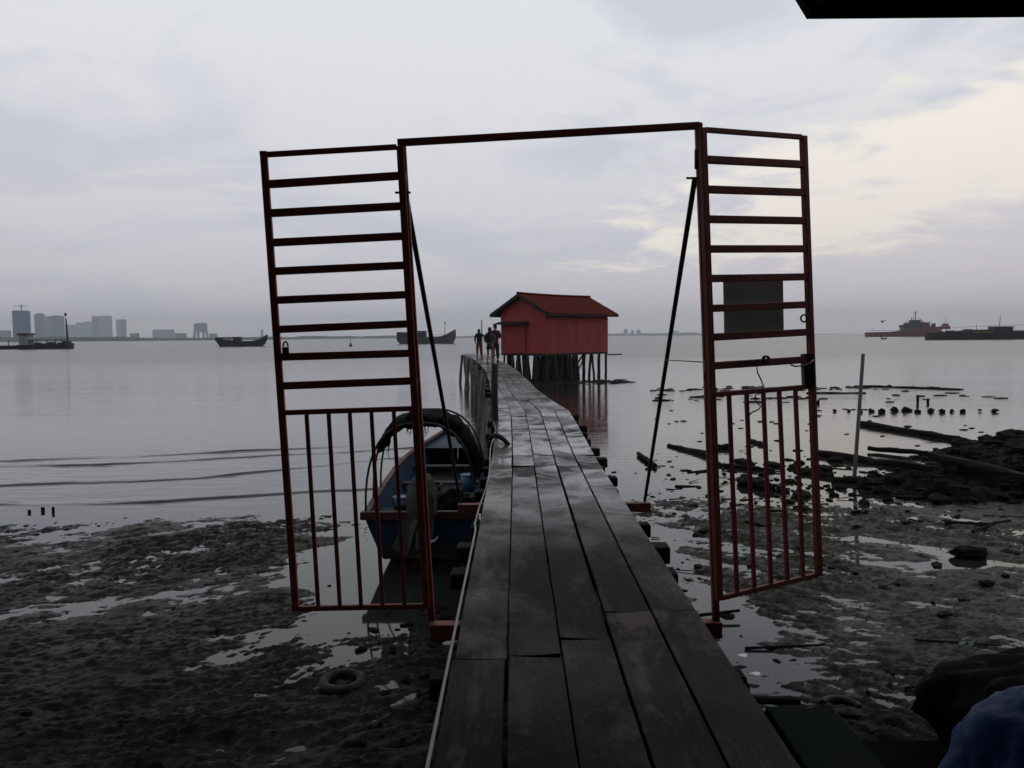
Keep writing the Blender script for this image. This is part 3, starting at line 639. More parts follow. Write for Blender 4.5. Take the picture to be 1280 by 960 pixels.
for k in range(9):                                    # slanting props
    s = random.uniform(.3, 5.6); a = hp(-.05, s, zf - .2); b = hp(random.uniform(.2, 1.2), s + random.uniform(-.9, .9), -.3)
    MB().tube([a, b], random.uniform(.05, .09), 8).build('prop', M['piling_dark'], hut)

# ------------------------------------------------------------------ people at the far end
def skinned(verts, edges, radii, sub=1, root=0):
    me = bpy.data.meshes.new('tmp'); me.from_pydata([Vector(v) for v in verts], edges, [])
    o = bpy.data.objects.new('tmp', me); COL.objects.link(o)
    md = o.modifiers.new('s', 'SKIN')
    for i, r in enumerate(radii): me.skin_vertices[0].data[i].radius = (r, r) if not hasattr(r, '__len__') else r
    me.skin_vertices[0].data[root].use_root = True
    o.modifiers.new('u', 'SUBSURF').levels = sub; o.modifiers['u'].render_levels = sub
    bpy.context.view_layer.update()
    out = bpy.data.meshes.new_from_object(o.evaluated_get(bpy.context.evaluated_depsgraph_get()))
    bpy.data.objects.remove(o); bpy.data.meshes.remove(me); return out
def person(label, loc, face, h, arms, legs, top, bottom, shoes, hair, hairlen=0, bag=False, group='people standing at the far end of the jetty', legmat='skin', skirt=False):
    k = h / 1.75; p = thing('person', label, 'person', loc, group); p.rotation_euler = (0, 0, face)   # faces local +y
    V = lambda x, y, z: Vector((x, y, z)) * k
    J = {'pel': V(0, 0, .95), 'wai': V(0, .01, 1.10), 'che': V(0, 0, 1.30), 'nec': V(0, 0, 1.47), 'hd0': V(0, .015, 1.56), 'hd1': V(0, .03, 1.66)}
    vs = list(J.values()); rad = [.13, .115, .13, .055, .082, .078]; ed = [(0, 1), (1, 2), (2, 3), (3, 4), (4, 5)]
    rad = [r * k for r in rad]
    def chain(start, pts, rs):
        prev = start
        for q, r in zip(pts, rs): vs.append(q); rad.append(r * k); ed.append((prev, len(vs) - 1)); prev = len(vs) - 1
        return prev
    for s, (el, wr) in zip((-1, 1), arms):
        sh = V(s * .17, 0, 1.41); el_, wr_ = V(*el), V(*wr); d = (wr_ - el_).normalized()
        w = chain(2, [sh, (sh + el_) / 2, el_, (el_ + wr_) / 2, wr_, wr_ + d * .05 * k], [.062, .052, .043, .04, .028, .034])
        sidev = d.cross(Vector((0, 1, 0))).normalized() if abs(d.y) < .9 else Vector((1, 0, 0))
        for f in range(4):
            base = wr_ + d * .085 * k + sidev * (.011 * (f - 1.5) * 2) * k; ln = (.068, .076, .072, .056)[f] * k
            chain(w, [base, base + d * ln * .55 + Vector((0, .01, 0)), base + d * ln + Vector((0, .022, 0))], [.0095, .009, .0075])
        chain(w, [wr_ + d * .05 * k + sidev * .042 * k + Vector((0, .015, 0)), wr_ + d * .095 * k + sidev * .052 * k + Vector((0, .025, 0))], [.0105, .0085])
    for s, (kn, an) in zip((-1, 1), legs):
        hip = V(s * .10, 0, .90); kn_, an_ = V(*kn), V(*an)
        chain(0, [hip, (hip + kn_) / 2, kn_, kn_ * .65 + an_ * .35 + V(0, -.02, 0), an_, an_ + V(0, .05, -.045), an_ + V(s * .02, .15, -.055)], [.088, .076, .055, .056, .036, .04, .032])
    me = skinned(vs, ed, rad, 1); 
    for q in me.polygons: q.use_smooth = True
    me.materials.append(M['skin']); b = bpy.data.objects.new('body', me); COL.objects.link(b); b.parent = p
    def cloth(name, segs, mat):
        v2 = []; r2 = []; e2 = []; root = 0
        for (pts, rs, par) in segs:
            prev = par
            for q, r in zip(pts, rs):
                v2.append(q); r2.append(r * k * 1.12)
                if prev is not None: e2.append((prev, len(v2) - 1))
                prev = len(v2) - 1
        m2 = skinned(v2, e2, r2, 1)
        for q in m2.polygons: q.use_smooth = True
        m2.materials.append(M[mat]); o = bpy.data.objects.new(name, m2); COL.objects.link(o); o.parent = p
    segs = [([J['pel'] + V(0, 0, -.06), J['pel'], J['wai'], J['che'], V(0, 0, 1.44)], [.155, .15, .14, .155, .075], None)]
    for s, (el, wr) in zip((-1, 1), arms):
        sh = V(s * .175, 0, 1.405); el_, wr_ = V(*el), V(*wr); segs.append(([sh, (sh + el_) / 2, el_] + ([(el_ + wr_) / 2, el_ * .15 + wr_ * .85] if top[1] else []), [.082, .07, .06, .056, .045], 3))
    cloth('jacket' if top[1] else 'shirt', segs, top[0])
    segs = [([J['pel'] + V(0, 0, .04), J['pel'] + V(0, 0, -.08)], [.152, .15], None)]
    for s, (kn, an) in zip((-1, 1), legs):
        hip = V(s * .10, 0, .84); kn_, an_ = V(*kn), V(*an)
        segs.append(([hip, (hip + kn_) / 2] + ([kn_, (kn_ + an_) / 2, kn_ * .1 + an_ * .9] if bottom[1] else []), [.112, .10, .078, .072, .06], 1))
    cloth('trousers' if bottom[1] else 'shorts', segs, bottom[0])
    for s, (kn, an) in zip((-1, 1), legs):
        a = V(*an); MB().blob(a + V(s * .01, .06, -.055), Vector((.05, .13, .042)) * k, 2, .03).build('shoe', M[shoes], p, smooth=True, origin=(0, 0, 0))
    hb = MB().blob(J['hd1'] + V(0, -.015, .012), Vector((.092, .104, .10)) * k, 3, .03)
    if hairlen: hb.blob(J['hd0'] + V(0, -.06, -.06), Vector((.10, .06, .05 + hairlen)) * k, 2, .06)
    hb.build('hair', M[hair], p, smooth=True, origin=(0, 0, 0))
    fm = MB(); c = J['hd0'] + V(0, .075, .03)
    fm.blob(J['hd0'] + V(0, .10, .035), Vector((.013, .02, .024)) * k, 1, 0)
    for s in (-1, 1):
        fm.blob(J['hd0'] + V(s * .085, .01, .035), Vector((.012, .022, .032)) * k, 1, 0)
    fm.build('face_feature', M['skin'], p, smooth=True, origin=(0, 0, 0))
    em = MB()
    for s in (-1, 1): em.blob(J['hd0'] + V(s * .032, .086, .06), Vector((.012, .006, .007)) * k, 1, 0)
    em.blob(J['hd0'] + V(0, .088, -.012), Vector((.022, .006, .006)) * k, 1, 0)
    em.build('eyes_mouth', M['hair'], p, smooth=True, origin=(0, 0, 0))
    if bag: MB().box(V(0, -.22, 1.24), Vector((.27, .15, .38)) * k).build('backpack', M['cloth_black'], p, bevel=.04, origin=(0, 0, 0))
    return p
stand = [((-.11, .02, .50), (-.12, 0, .085)), ((.11, .02, .50), (.13, 0, .085))]
q = H(599, 446, 2.02)
person('person in a black jacket with long brown hair and red trousers, one arm held out', (q.x, q.y, 2.035), R(12), 1.62,
       [((-.27, -.03, 1.16), (-.22, .1, .93)), ((.36, .10, 1.28), (.62, .14, 1.25))], stand, ('cloth_black', True), ('cloth_red', True), 'cloth_black', 'hair_brown', .10)
q = H(612.5, 455.5, 1.98); yq = q.y
person('person in a grey top and dark shorts with bare legs and a backpack', (q.x, yq, 1.99), R(-20), 1.62,
       [((-.27, -.02, 1.15), (-.2, .15, 1.0)), ((.27, .0, 1.15), (.2, .2, 1.05))], [((-.11, .04, .50), (-.13, 0, .085)), ((.12, .0, .50), (.14, -.03, .085))], ('cloth_grey', False), ('cloth_black', False), 'cloth_grey', 'hair', .04, True)
q = H(619, 453, 1.985)
person('taller person in a maroon shirt and dark trousers with short black hair', (q.x, q.y + .9, 1.99), R(25), 1.80,
       [((-.26, .05, 1.15), (-.12, .26, 1.18)), ((.27, .03, 1.15), (.14, .26, 1.15))], stand, ('cloth_maroon', True), ('cloth_black', True), 'cloth_black', 'hair', 0)
q = P(602.5, 446, 48); q.z = 2.03
tag(MB().tube([(q.x, 48, 2.0), P(602, 400, 48)], [.05, .03], 7).build('wooden_stake', M['piling'], smooth=True), 'thin upright stake at the end of the jetty behind the people', 'stake')

# ------------------------------------------------------------------ moored sampan
BO = Vector((-1.30, 11.0, .12)); boat = thing('fishing_boat', 'blue wooden fishing boat with red rim grounded in the mud beside the jetty', 'boat', BO)
LB = 7.8; NS = 26; rows = []
def hull(t):
    b = (.76 + .10 * math.sin(math.pi * min(t * 1.1, 1))) * (1 - max(0, (t - .45) / .55) ** 2.2) + .012
    bot = (.50 + .05 * math.sin(math.pi * t)) * (1 - max(0, (t - .38) / .62) ** 1.8) + .01
    sh = .60 + .10 * t + .62 * max(0, t - .35) ** 1.7; ke = .0 + .55 * max(0, t - .62) ** 1.6 * 1.5
    return b, bot, sh, ke
def hpt(t, f, side, th=0):
    b, bo, sh, ke = hull(t); f2 = f ** .85; w = bo + (b - bo) * f2 - th; z = ke + (sh - ke) * f + (th if f == 0 else 0)
    return BO + Vector((side * max(w, .003), t * LB + (.35 * f * max(0, t - .8) / .2), z))
mb = MB(); fr = [0, .25, .5, .75, 1.0]; rings = []
for k in range(NS + 1):
    t = k / NS; outer = [hpt(t, f, -1) for f in fr[::-1]] + [hpt(t, f, 1) for f in fr]; inner = [hpt(t, f, 1, .035) for f in fr[::-1]] + [hpt(t, f, -1, .035) for f in fr]
    rings.append(outer + inner)
n = len(rings[0]); vs = [v for r_ in rings for v in r_]; fs = []
for k in range(NS):
    for i in range(n): a, b = k * n + i, k * n + (i + 1) % n; fs.append((a, b, b + n, a + n))
mb.add(vs, fs); hu = mb.build('hull', M['boat_blue'], boat, smooth=False)
pr = [hpt(0, f, -1) for f in fr[::-1]] + [hpt(0, f, 1) for f in fr]
MB().prism(pr, (0, -.004, 0), (0, .045, 0)).build('transom', M['boat_blue'], boat)
# dark anti-fouling bottom, slightly proud of the hull
mb = MB(); A_ = []; B_ = []
for sd_ in (-1, 1):
    mb.quadstrip([hpt(k / NS, 0, sd_) + Vector((sd_ * .006, 0, -.006)) for k in range(NS + 1)], [hpt(k / NS, .34, sd_) + Vector((sd_ * .006, 0, 0)) for k in range(NS + 1)])
mb.quadstrip([hpt(k / NS, 0, -1) + Vector((-.006, 0, -.006)) for k in range(NS + 1)], [hpt(k / NS, 0, 1) + Vector((.006, 0, -.006)) for k in range(NS + 1)])
tb = [hpt(0, .34, -1), hpt(0, 0, -1), hpt(0, 0, 1), hpt(0, .34, 1)]; mb.add([v + Vector((0, -.009, 0)) for v in tb], [(0, 1, 2, 3)])
mb.build('bottom_paint', M['boat_dark'], hu)
for sd_ in (-1, 1):
    mb = MB(); q = [hpt(k / NS, 1, sd_, .018) + Vector((0, 0, .02)) for k in range(NS + 1)]
    for a, b in zip(q[:-1], q[1:]): mb.beam(a, b, .085, .05)
    mb.build('gunwale', M['boat_rim'], boat)
MB().beam(hpt(0, 1, -1) + Vector((-.05, .0, .012)), hpt(0, 1, 1) + Vector((.05, 0, .012)), .10, .11).build('stern_rail', M['boat_rim'], boat, bevel=.008)
mb = MB(); ts = np.linspace(.02, .85, 18)
mb.quadstrip([hpt(t, .22, -1, .05) for t in ts], [hpt(t, .22, 1, .05) for t in ts]); mb.build('floor_boards', M['boat_floor'], boat)
for t, f in ((.14, .72), (.30, .62), (.46, .62), (.62, .7)):
    MB().beam(hpt(t, f, -1, .03), hpt(t, f, 1, .03), .24, .035).build('thwart', M['boat_floor' if t > .2 else 'boat_blue'], boat, bevel=.004)
ts = np.linspace(.74, .985, 10); mb = MB(); mb.quadstrip([hpt(t, .93, -1, .02) for t in ts], [hpt(t, .93, 1, .02) for t in ts]); mb.build('foredeck', M['boat_blue_light'], boat)
for k, (t, hz) in enumerate(((.02, 1.28), (.13, 1.34), (.24, 1.30))):
    l, r = hpt(t, 1, -1), hpt(t, 1, 1); cx = (l.x + r.x) / 2; hw = (r.x - l.x) / 2
    pts = [Vector((cx - hw * math.cos(a) ** 1 if False else cx - hw * (abs(math.cos(a)) ** .75) * (1 if math.cos(a) > 0 else -1), l.y, l.z + hz * (math.sin(a) ** .8))) for a in np.linspace(0, math.pi, 22)]
    MB().tube(pts, .016, 8).build('hoop', M['rod'], boat, smooth=True)
    if k == 1: arch = pts
# black sheet bundled on top of the hoops
mb = MB(); n2 = 16; rr = []
NA = 44
for i in range(NA + 1):
    s = i / NA; a = R(34) + R(132) * s; hw = .80; hz = 1.30
    cx = -1.30; l = hpt(.1, 1, -1)
    c = Vector((cx - hw * (abs(math.cos(a)) ** .75) * (1 if math.cos(a) > 0 else -1), l.y + .18, l.z + hz * math.sin(a) ** .8))
    out_ = Vector((c.x - cx, 0, (c.z - l.z) * .6)).normalized()
    thick = (.042 + .075 * math.sin(math.pi * min(1, s * 1.02)) ** .7 + .07 * max(0, s - .42)) * (1 + .25 * mnoise.noise(Vector((s * 9, 0, 0))))
    for j in range(n2):
        b_ = 2 * math.pi * j / n2; w = 1 + .6 * mnoise.noise(Vector((s * 17, math.cos(b_) * 1.5, math.sin(b_) * 1.5)))
        mb.v.append(c + out_ * (math.cos(b_) * thick * w - .03) + Vector((0, math.sin(b_) * (.30 + thick) * w, 0)))
for i in range(NA):
    for j in range(n2): a, b = i * n2 + j, i * n2 + (j + 1) % n2; mb.f.append((a, b, b + n2, a + n2))
mb.f += [tuple(range(n2)), tuple(range(NA * n2, NA * n2 + n2))]
canopy = mb.build('canopy', M['black_cloth'], boat, smooth=True)
for k in range(14):
    a = R(random.uniform(45, 110)); c = Vector((-1.30 - .80 * math.cos(a), hpt(.1, 1, -1).y + random.uniform(-.1, .2), hpt(.1, 1, -1).z + 1.26 * math.sin(a) ** .8 - .08)); ln = random.uniform(.08, .3)
    MB().tube([c, c + Vector((random.uniform(-.03, .03), 0, -ln * .5)), c + Vector((random.uniform(-.06, .06), 0, -ln))], [.008, .006, .003], 5).build('strand', M['black_cloth'], canopy)
# covered outboard motor
om = MB().blob(BO + Vector((.06, -.22, .88)), (.21, .27, .36), 4, .12, 2.0, 2.0).blob(BO + Vector((.04, -.14, .52)), (.17, .22, .34), 4, .12, 2.0, 4.0).build('outboard_motor', M['cover'], boat, smooth=True)
MB().prism([BO + Vector((-.09, -.10, .75)), BO + Vector((-.36, -.16, .22)), BO + Vector((-.14, -.20, .10)), BO + Vector((.02, -.36, .6)), BO + Vector((.0, -.2, 1.1))], (0, -.10, 0), (0, -.03, 0)).build('cover_sheet', M['cover'], om, bevel=.01)
MB().beam(BO + Vector((.03, -.25, .6)), BO + Vector((.05, -.55, .22)), .09, .16).build('drive_leg', M['boat_dark'], om, bevel=.02)
mb = MB(); pc = BO + Vector((.05, -.64, .18))
mb.tube([pc + Vector((0, .12, .03)), pc + Vector((0, -.03, 0))], [.05, .035], 10)
for k in range(3):
    a = 2 * math.pi * k / 3; d = Vector((math.cos(a), 0, math.sin(a))); e = Vector((-math.sin(a), .6, math.cos(a))).normalized()
    mb.add([pc + d * .03 - e * .03, pc + d * .12 - e * .06, pc + d * .15, pc + d * .12 + e * .06, pc + d * .03 + e * .03] , [(0, 1, 2, 3, 4)])
mb.build('propeller', M['boat_dark'], om)
cc = BO + Vector((.17, -.42, .44)); mb = MB(); mb.tube([cc + Vector((.12 * math.cos(a), 0, .10 * math.sin(a))) for a in np.linspace(R(195), R(345), 12)], [.006 + .014 * math.sin(math.pi * k / 11) for k in range(12)], 8)
tag(mb.build('fender_ring', M['white_plastic'], smooth=True), 'white curved plastic scrap hanging under the boat motor', 'plastic scrap')
mb = MB()
for k in range(26):
    c_ = BO + Vector((random.gauss(-.28, .07), random.gauss(.62, .13), random.uniform(.36, .58))); a_ = random.uniform(0, 6.3); r_ = random.uniform(.06, .15)
    mb.tube([c_ + Vector((r_ * math.cos(a_ + t), r_ * math.sin(a_ + t) * .8, .05 * math.sin(t * 1.7 + k))) for t in np.linspace(0, 4.6, 14)], .013, 5)
tag(mb.build('rope_coil', M['log'], smooth=True), 'tangled dark rope heaped in the stern corner of the grounded boat', 'rope')
tag(MB().blob(BO + Vector((.38, 1.25, .50)), (.30, .42, .20), 4, .22, 2.4, 6.1).build('fishing_net', M['black_cloth'], smooth=True), 'black fishing net bunched in the boat beside the covered motor', 'net')
cr = thing('crate', 'dark slatted crate set on the floor boards amidships in the boat', 'crate', BO + Vector((-.2, 2.75, .22)))
for z_ in (.06, .17, .28):
    for (dx_, dy_, sx_, sy_) in ((0, -.2, .5, .02), (0, .2, .5, .02), (-.25, 0, .02, .38), (.25, 0, .02, .38)): MB().box(BO + Vector((-.2 + dx_, 2.75 + dy_, .22 + z_)), (sx_, sy_, .075)).build('slat', M['boat_floor'], cr)
for nm_, c_, mt, lb in (('bucket', BO + Vector((-.42, 1.35, .30)), 'bucket', 'light blue plastic bucket standing inside the grounded boat'), ('bucket', BO + Vector((.52, 3.1, .34)), 'bucket', 'pale blue tub further forward in the boat, close to the jetty side')):
    t_ = thing(nm_, lb, 'bucket', c_); MB().tube([c_, c_ + Vector((0, 0, .30))], [.11, .15], 16).build('bucket_body', M[mt], t_, smooth=True)
    MB().tube([c_ + Vector((.15 * math.cos(a), .15 * math.sin(a), .30)) for a in np.linspace(0, 2 * math.pi, 17)], .009, 6).build('rim', M[mt], t_, smooth=True)

# ------------------------------------------------------------------ pole, logs, tyres, stumps, bank, debris
a, b = H(1068, 597, .02), None; top = P(1079, 442, a.y)
tag(MB().tube([a - (top - a).normalized() * .4, a, top], [.042, .042, .038], 12).build('pole', M['pole_grey'], smooth=True), 'grey metal pole leaning slightly where the black bank meets the water', 'pole')
def log(x0, y0, x1, y1, z, r, label, cat='log', flat=1.0, name='log', r1=None):
    a, b = H(x0, y0, z), H(x1, y1, z); n = 9; pts = []
    for k in range(n):
        t = k / (n - 1); p_ = a.lerp(b, t); p_.z += r * .5 * mnoise.noise(Vector((x0 + t * 5, y0, 0))); p_.y += r * mnoise.noise(Vector((t * 4, x0, 1))); pts.append(p_)
    r1 = r if r1 is None else r1
    mb = MB().tube(pts, [(r + (r1 - r) * k / (n - 1)) * random.uniform(.85, 1.1) for k in range(n)], 9, wob=.18)
    return tag(mb.build(name, M['log'], smooth=False), label, cat, 'driftwood lying on the shore')
log(1076, 529, 1200, 549, .07, .10, 'thick black driftwood trunk, farthest of those touching the bank, partly in the water')
log(1018, 566, 1178, 588, .06, .10, 'heavy black timber stretching from the gate leaf past the grey pole into the bank')
log(1085, 560, 1200, 570, .10, .07, 'thin stick resting across the top of the bank just behind the heavy timber')
log(1040, 600, 1148, 603, .05, .08, 'short black baulk lying in pools at the foot of the grey pole')
log(1068, 482.5, 1200, 487, .01, .07, 'long thin driftwood floating offshore above the row of stumps')
log(1008, 491.5, 1082, 491.5, .01, .06, 'low sliver of driftwood floating beside the upper part of the grey pole')
log(836, 557, 892, 571, .02, .07, 'thin stick floating between the gate brace and the leaf with the signboard', r1=.12)
log(894, 559, 912, 559, .05, .10, 'short thick block of wood behind the outermost bars of the gate leaf')
log(938, 551, 958, 557, .03, .07, 'small dark stick floating behind the middle bars of the gate leaf')
log(798, 567, 819, 582, .06, .06, 'short pale plank end stuck in shallow water by the foot of the brace')
log(897, 581, 955, 587, .03, .06, 'low dark stick at the water edge seen between the bars')
log(1000, 590, 1040, 596, .03, .08, 'stubby stick in the pools just outside the gate leaf')
log(905, 870, 1000, 877, .10, .035, 'thin pole half sunk in near mud next to a curved tyre')
log(1165, 570, 1290, 598, .40, .11, 'big black trunk lying on the crest of the bank')
def tyre(c, R0, r0, tilt, label, arc=1.0):
    mb = MB(); n = 28
    m_ = Matrix.Rotation(tilt, 3, 'X')
    pts = [c + m_ @ Vector((R0 * math.cos(t), R0 * math.sin(t), 0)) for t in np.linspace(0, 2 * math.pi * arc, n)]
    mb.tube(pts, r0, 9, wob=.05); return tag(mb.build('tyre', M['tyre'], smooth=True), label, 'tyre', 'old tyres in the mud')
tq = H(428, 842, .12); tq.z = float(mud_h(np.array([tq.x]), np.array([tq.y]))[0]) - .012
tyre(tq, .17, .045, .06, 'round old tyre lying half buried in mud below the wider gate leaf')
tq = H(1052, 884, .05); tq.z = max(float(mud_h(np.array([tq.x]), np.array([tq.y]))[0]), 0) - .005
tyre(tq, .15, .032, .08, 'curved piece of black tyre in a puddle below the near mud slope', .42)
c = H(1212, 691, .06); tag(MB().blob(c, (.26, .16, .09), 3, .22, 2, 5).build('black_stone', M['rock']), 'single black boulder sitting in a bright puddle on the mud', 'rock')
for i, (x, y) in enumerate(((36, 639), (53, 637), (66, 638))):
    c = H(x, y + 2, .0); tag(MB().tube([c + Vector((0, 0, -.3)), c + Vector((.01, 0, .055 + .02 * i))], [.035, .028], 9, wob=.3).build('post_stub', M['log']), ('rotten post stub in shallow water, farthest from the boat of three', 'rotten post stub in shallow water, in the middle of three', 'rotten post stub in shallow water, the tallest of three')[i], 'post stub', 'three post stubs at the water edge')
row2 = [1043, 1061, 1075, 1089, 1103, 1118, 1133, 1147, 1164, 1178, 1190, 1204, 1225, 1243]
for i, x in enumerate(row2):
    c = H(x, 515 + random.uniform(-1, 1), 0); s = random.uniform(.6, 1.4) * (1.25 if 3 <= i <= 7 else .9)
    tag(MB().blob(c + Vector((0, 0, .05)), (.11 * s, .09, .075 * s), 2, .5, 2.4, x).build('rotten_stump', M['log']), 'dark rotten pile stump in the row standing in water beyond the bank', 'stump', 'row of rotten pile stumps in the water')
for i, (x, hgt) in enumerate(((1023, .22), (1147, .42), (1160, .25))):
    c = H(x, 505, 0); tag(MB().tube([c - Vector((0, 0, .2)), c + Vector((0, 0, hgt * .6)), c + Vector((.02, 0, hgt))], [.06, .065, .03], 8, wob=.25).build('pile_stump', M['log']), ('pile stump poking out of the water nearest to the gate leaf', 'tallest pile stump rising behind the row of low ones', 'forked pile stump just beside the tallest one')[i], 'stump', 'rotten pile stumps standing behind the row')
MB_c = P(576, 474, 40); tag(MB().blob(Vector((MB_c.x, 52, .12)), (.11, .11, .16), 2, .1).build('mooring_float', M['log'], smooth=True), 'small dark float bobbing in water beside the far jetty pilings', 'float')

def rock_template(seed, sub=1):
    bm = bmesh.new(); bmesh.ops.create_icosphere(bm, subdivisions=sub, radius=1); vs = [v.co * (1 + .45 * mnoise.noise(v.co * 1.5 + Vector((seed, seed, 0)))) for v in bm.verts]
    fs = [tuple(v.index for v in f.verts) for f in bm.faces]; bm.free(); return vs, fs
RT = [rock_template(s * 3.3) for s in range(8)]
def scatter(mb, pts):
    for (x, y, z, sx, sy, sz, rz) in pts:
        vs, fs = random.choice(RT); c_, s_ = math.cos(rz), math.sin(rz)
        mb.add([(x + (v.x * sx * c_ - v.y * sy * s_), y + (v.x * sx * s_ + v.y * sy * c_), z + v.z * sz) for v in vs], fs)
# rubble bank: mound plus stones
def bank_h(x, y):
    edge = 7.0 + .05 * (y - 15.5) + 1.0 * fbm(y * .35, x * 0 + 2, 2)
    far = 20.6 + np.clip(x - 11, -6, 9) * .8
    a = sstep(0, 4.2, x - edge + 2.6 * fbm(x * .45 + 3, y * .95, 4, .6)) * sstep(13.9, 15.6, y) * sstep(far + 2.0, far - 2.2, y)
    return -.12 + .46 * a + (.22 * fbm(x * .7, y * .7, 4, .6) + .14 * np.abs(fbm(x * 2.4, y * 2.4, 3))) * (.25 + .75 * a)
by, bx = np.meshgrid(np.linspace(13.2, 31, 170), np.linspace(5.5, 26, 210), indexing='ij')
bz = bank_h(bx, by)
me_ = grid_mesh('tmp_bank', bx, by, bz, M['rock'], None)
mb = MB(); vsn = [v.co.copy() for v in me_.data.vertices]; fsn = [tuple(p.vertices) for p in me_.data.polygons if max(vsn[i].z for i in p.vertices) > -.06]
mb.add(vsn, fsn); bpy.data.objects.remove(me_)
pts = []
for k in range(2600):
    y = random.uniform(14.5, 28); x = random.uniform(5.0, 9 + .55 * y); z = float(bank_h(np.array([x]), np.array([y]))[0])
    if z < -.03:
        if x > 9 or y > 20 or random.random() < .55: continue
        z = 0.0
    s = random.uniform(.02, .10) * random.choice((1, 1, 1, 1, 1.6, 2.6)); pts.append((x, y, z + s * .15, s * random.uniform(.8, 1.9), s, s * random.uniform(.4, .8), random.uniform(0, 3)))
scatter(mb, pts); mb.build('rubble', M['rock'], kind='stuff')
# small loose debris on mud and in the shallows
mb = MB(); pts = []
def mz(x, y): return float(mud_h(np.array([x]), np.array([y]))[0])
for k in range(1300):
    u = random.random()
    if u < .30: x, y = random.uniform(2, 12), random.gauss(16.0, 2.2)
    elif u < .48: x, y = random.gauss(7.2, 1.2), random.gauss(16.8, 1.3)
    elif u < .7: x, y = random.uniform(1.2, 8), random.uniform(5, 15)
    else: x, y = random.uniform(-11, -1.8), random.uniform(5.5, 14)
    if y < 4.5 or y > 24 or (u > .7 and random.random() < .5): continue
    z = max(mz(x, y), 0); s = random.choice((.01, .015, .02, .03, .04, .07)) * random.uniform(.7, 1.2)
    if u > .7: s *= .42
    pts.append((x, y, z, s * random.uniform(1, 2.2), s, s * .55, random.uniform(0, 3)))
for k in range(110):                                  # wrack line floating offshore
    x = random.uniform(7, 25) if k > 45 else random.uniform(8.6, 17); y = random.gauss(47 if k <= 70 else 40, 1.3)
    s = random.uniform(.05, .2); pts.append((x, y, .01, s * random.uniform(1, 3.5), s, s * .35, random.uniform(-.2, .2)))
for k in range(150):                                  # mud and wrack round the feet of the hut
    x = random.uniform(1.0, 8.2); y = random.gauss(56.0, .8) if random.random() < .6 else random.uniform(52, 59); s = random.uniform(.05, .18)
    pts.append((x, y, .0, s * random.uniform(1.2, 3), s, s * .4, random.uniform(-.2, .2)))
for k in range(50):
    x = random.uniform(5, 16); y = random.uniform(20, 34); s = random.uniform(.03, .08); pts.append((x, y, .01, s * 2.2, s, s * .4, random.uniform(-.4, .4)))
scatter(mb, pts)
for k in range(95):
    if random.random() < .75: x, y = random.uniform(3, 12), random.gauss(16.5, 1.8)
    else: x, y = random.uniform(1.3, 8), random.uniform(5, 15)
    z = max(mz(x, y), 0); ln = random.uniform(.1, .9); a = random.gauss(.1, .5); r_ = random.uniform(.008, .03)
    d = Vector((math.cos(a), math.sin(a), random.gauss(0, .06))) * ln; mb.tube([Vector((x, y, z + .015)), Vector((x, y, z + .02)) + d], [r_, r_ * .7], 5)
mb.build('debris', M['log'], kind='stuff')
# scour and dark rubble beside the near pilings on the left
mb = MB(); pts = []
for k in range(90):
    x = random.gauss(-.8, .4); y = random.uniform(4.6, 9.5)
    if x > -.3: continue
    s = random.uniform(.015, .06); pts.append((x, y, max(mz(x, y), 0), s * 1.5, s, s * .6, random.uniform(0, 3)))
scatter(mb, pts); mb.build('pebbles', M['rock'], kind='stuff')
for (x, y, lab) in ((928, 819, 'scrap of white plastic lying in the puddle beside the gate foot'), (944, 842, 'larger scrap of white plastic floating in the puddle nearest the jetty')):
    c = H(x, y, .06); tag(MB().slab([c + Vector((.05 * math.cos(a) * (1 + .3 * math.sin(3 * a)), .04 * math.sin(a), .006 * math.sin(2 * a))) for a in np.linspace(0, 5.6, 9)], .004).build('plastic_scrap', M['white_plastic']), lab, 'litter')
c = H(1207, 806, .16); mb = MB()
for k in range(5):
    a = k * 1.9; o_ = Vector((math.cos(a) * .05, math.sin(a) * .04, .012 * k))
    mb.slab([c + o_ + Vector((math.cos(t_) * .035, math.sin(t_) * .018, .012 * math.cos(t_))) for t_ in np.linspace(0, 5.5, 8)], .003)
tag(mb.build('green_leaf', M['leafgreen']), 'small cluster of green leaves lying on mud near the black heap', 'leaves')

# ------------------------------------------------------------------ vessels
def hull_profile(name, stations, Y, depth, mat, parent, bow_taper=True):
    """stations: (x, z_bottom, z_top) along the length; a closed hull of real beam, narrowed at both ends."""
    mb = MB(); n = len(stations); rings = []
    for i, (x, zb_, zt) in enumerate(stations):
        t = i / (n - 1); w = depth / 2 * min(1, .25 + 3.2 * t, .18 + 3.0 * (1 - t))
        rings.append([(x, Y - w, zt), (x, Y - w * .8, zb_), (x, Y + w * .8, zb_), (x, Y + w, zt)])
    vs = [v for r_ in rings for v in r_]; fs = []
    for i in range(n - 1):
        for k in range(4): a, b = i * 4 + k, i * 4 + (k + 1) % 4; fs.append((a, b, b + 4, a + 4))
    fs += [(0, 1, 2, 3), tuple(len(vs) - 4 + k for k in (3, 2, 1, 0))]
    mb.add(vs, fs); return mb.build(name, M[mat], parent)
def hz(px): return 420.7 - math.tan(ROLL) * (px - 640)
class Px:                                            # photo pixel to metres at one distance
    def __init__(s, Y): s.Y = Y
    def x(s, px): return (px - 640) / F * s.Y
    def z(s, px, py): return EYE + (hz(px) - py) / F * s.Y
def boxpx(nm, q, x0, x1, y0, y1, d, mat, parent, off=0):
    a, b = q.x(x0), q.x(x1); zt, zb_ = q.z((x0 + x1) / 2, y0), q.z((x0 + x1) / 2, y1)
    return MB().box(((a + b) / 2, q.Y + off, (zt + zb_) / 2), (b - a, d, zt - zb_)).build(nm, M[mat], parent)
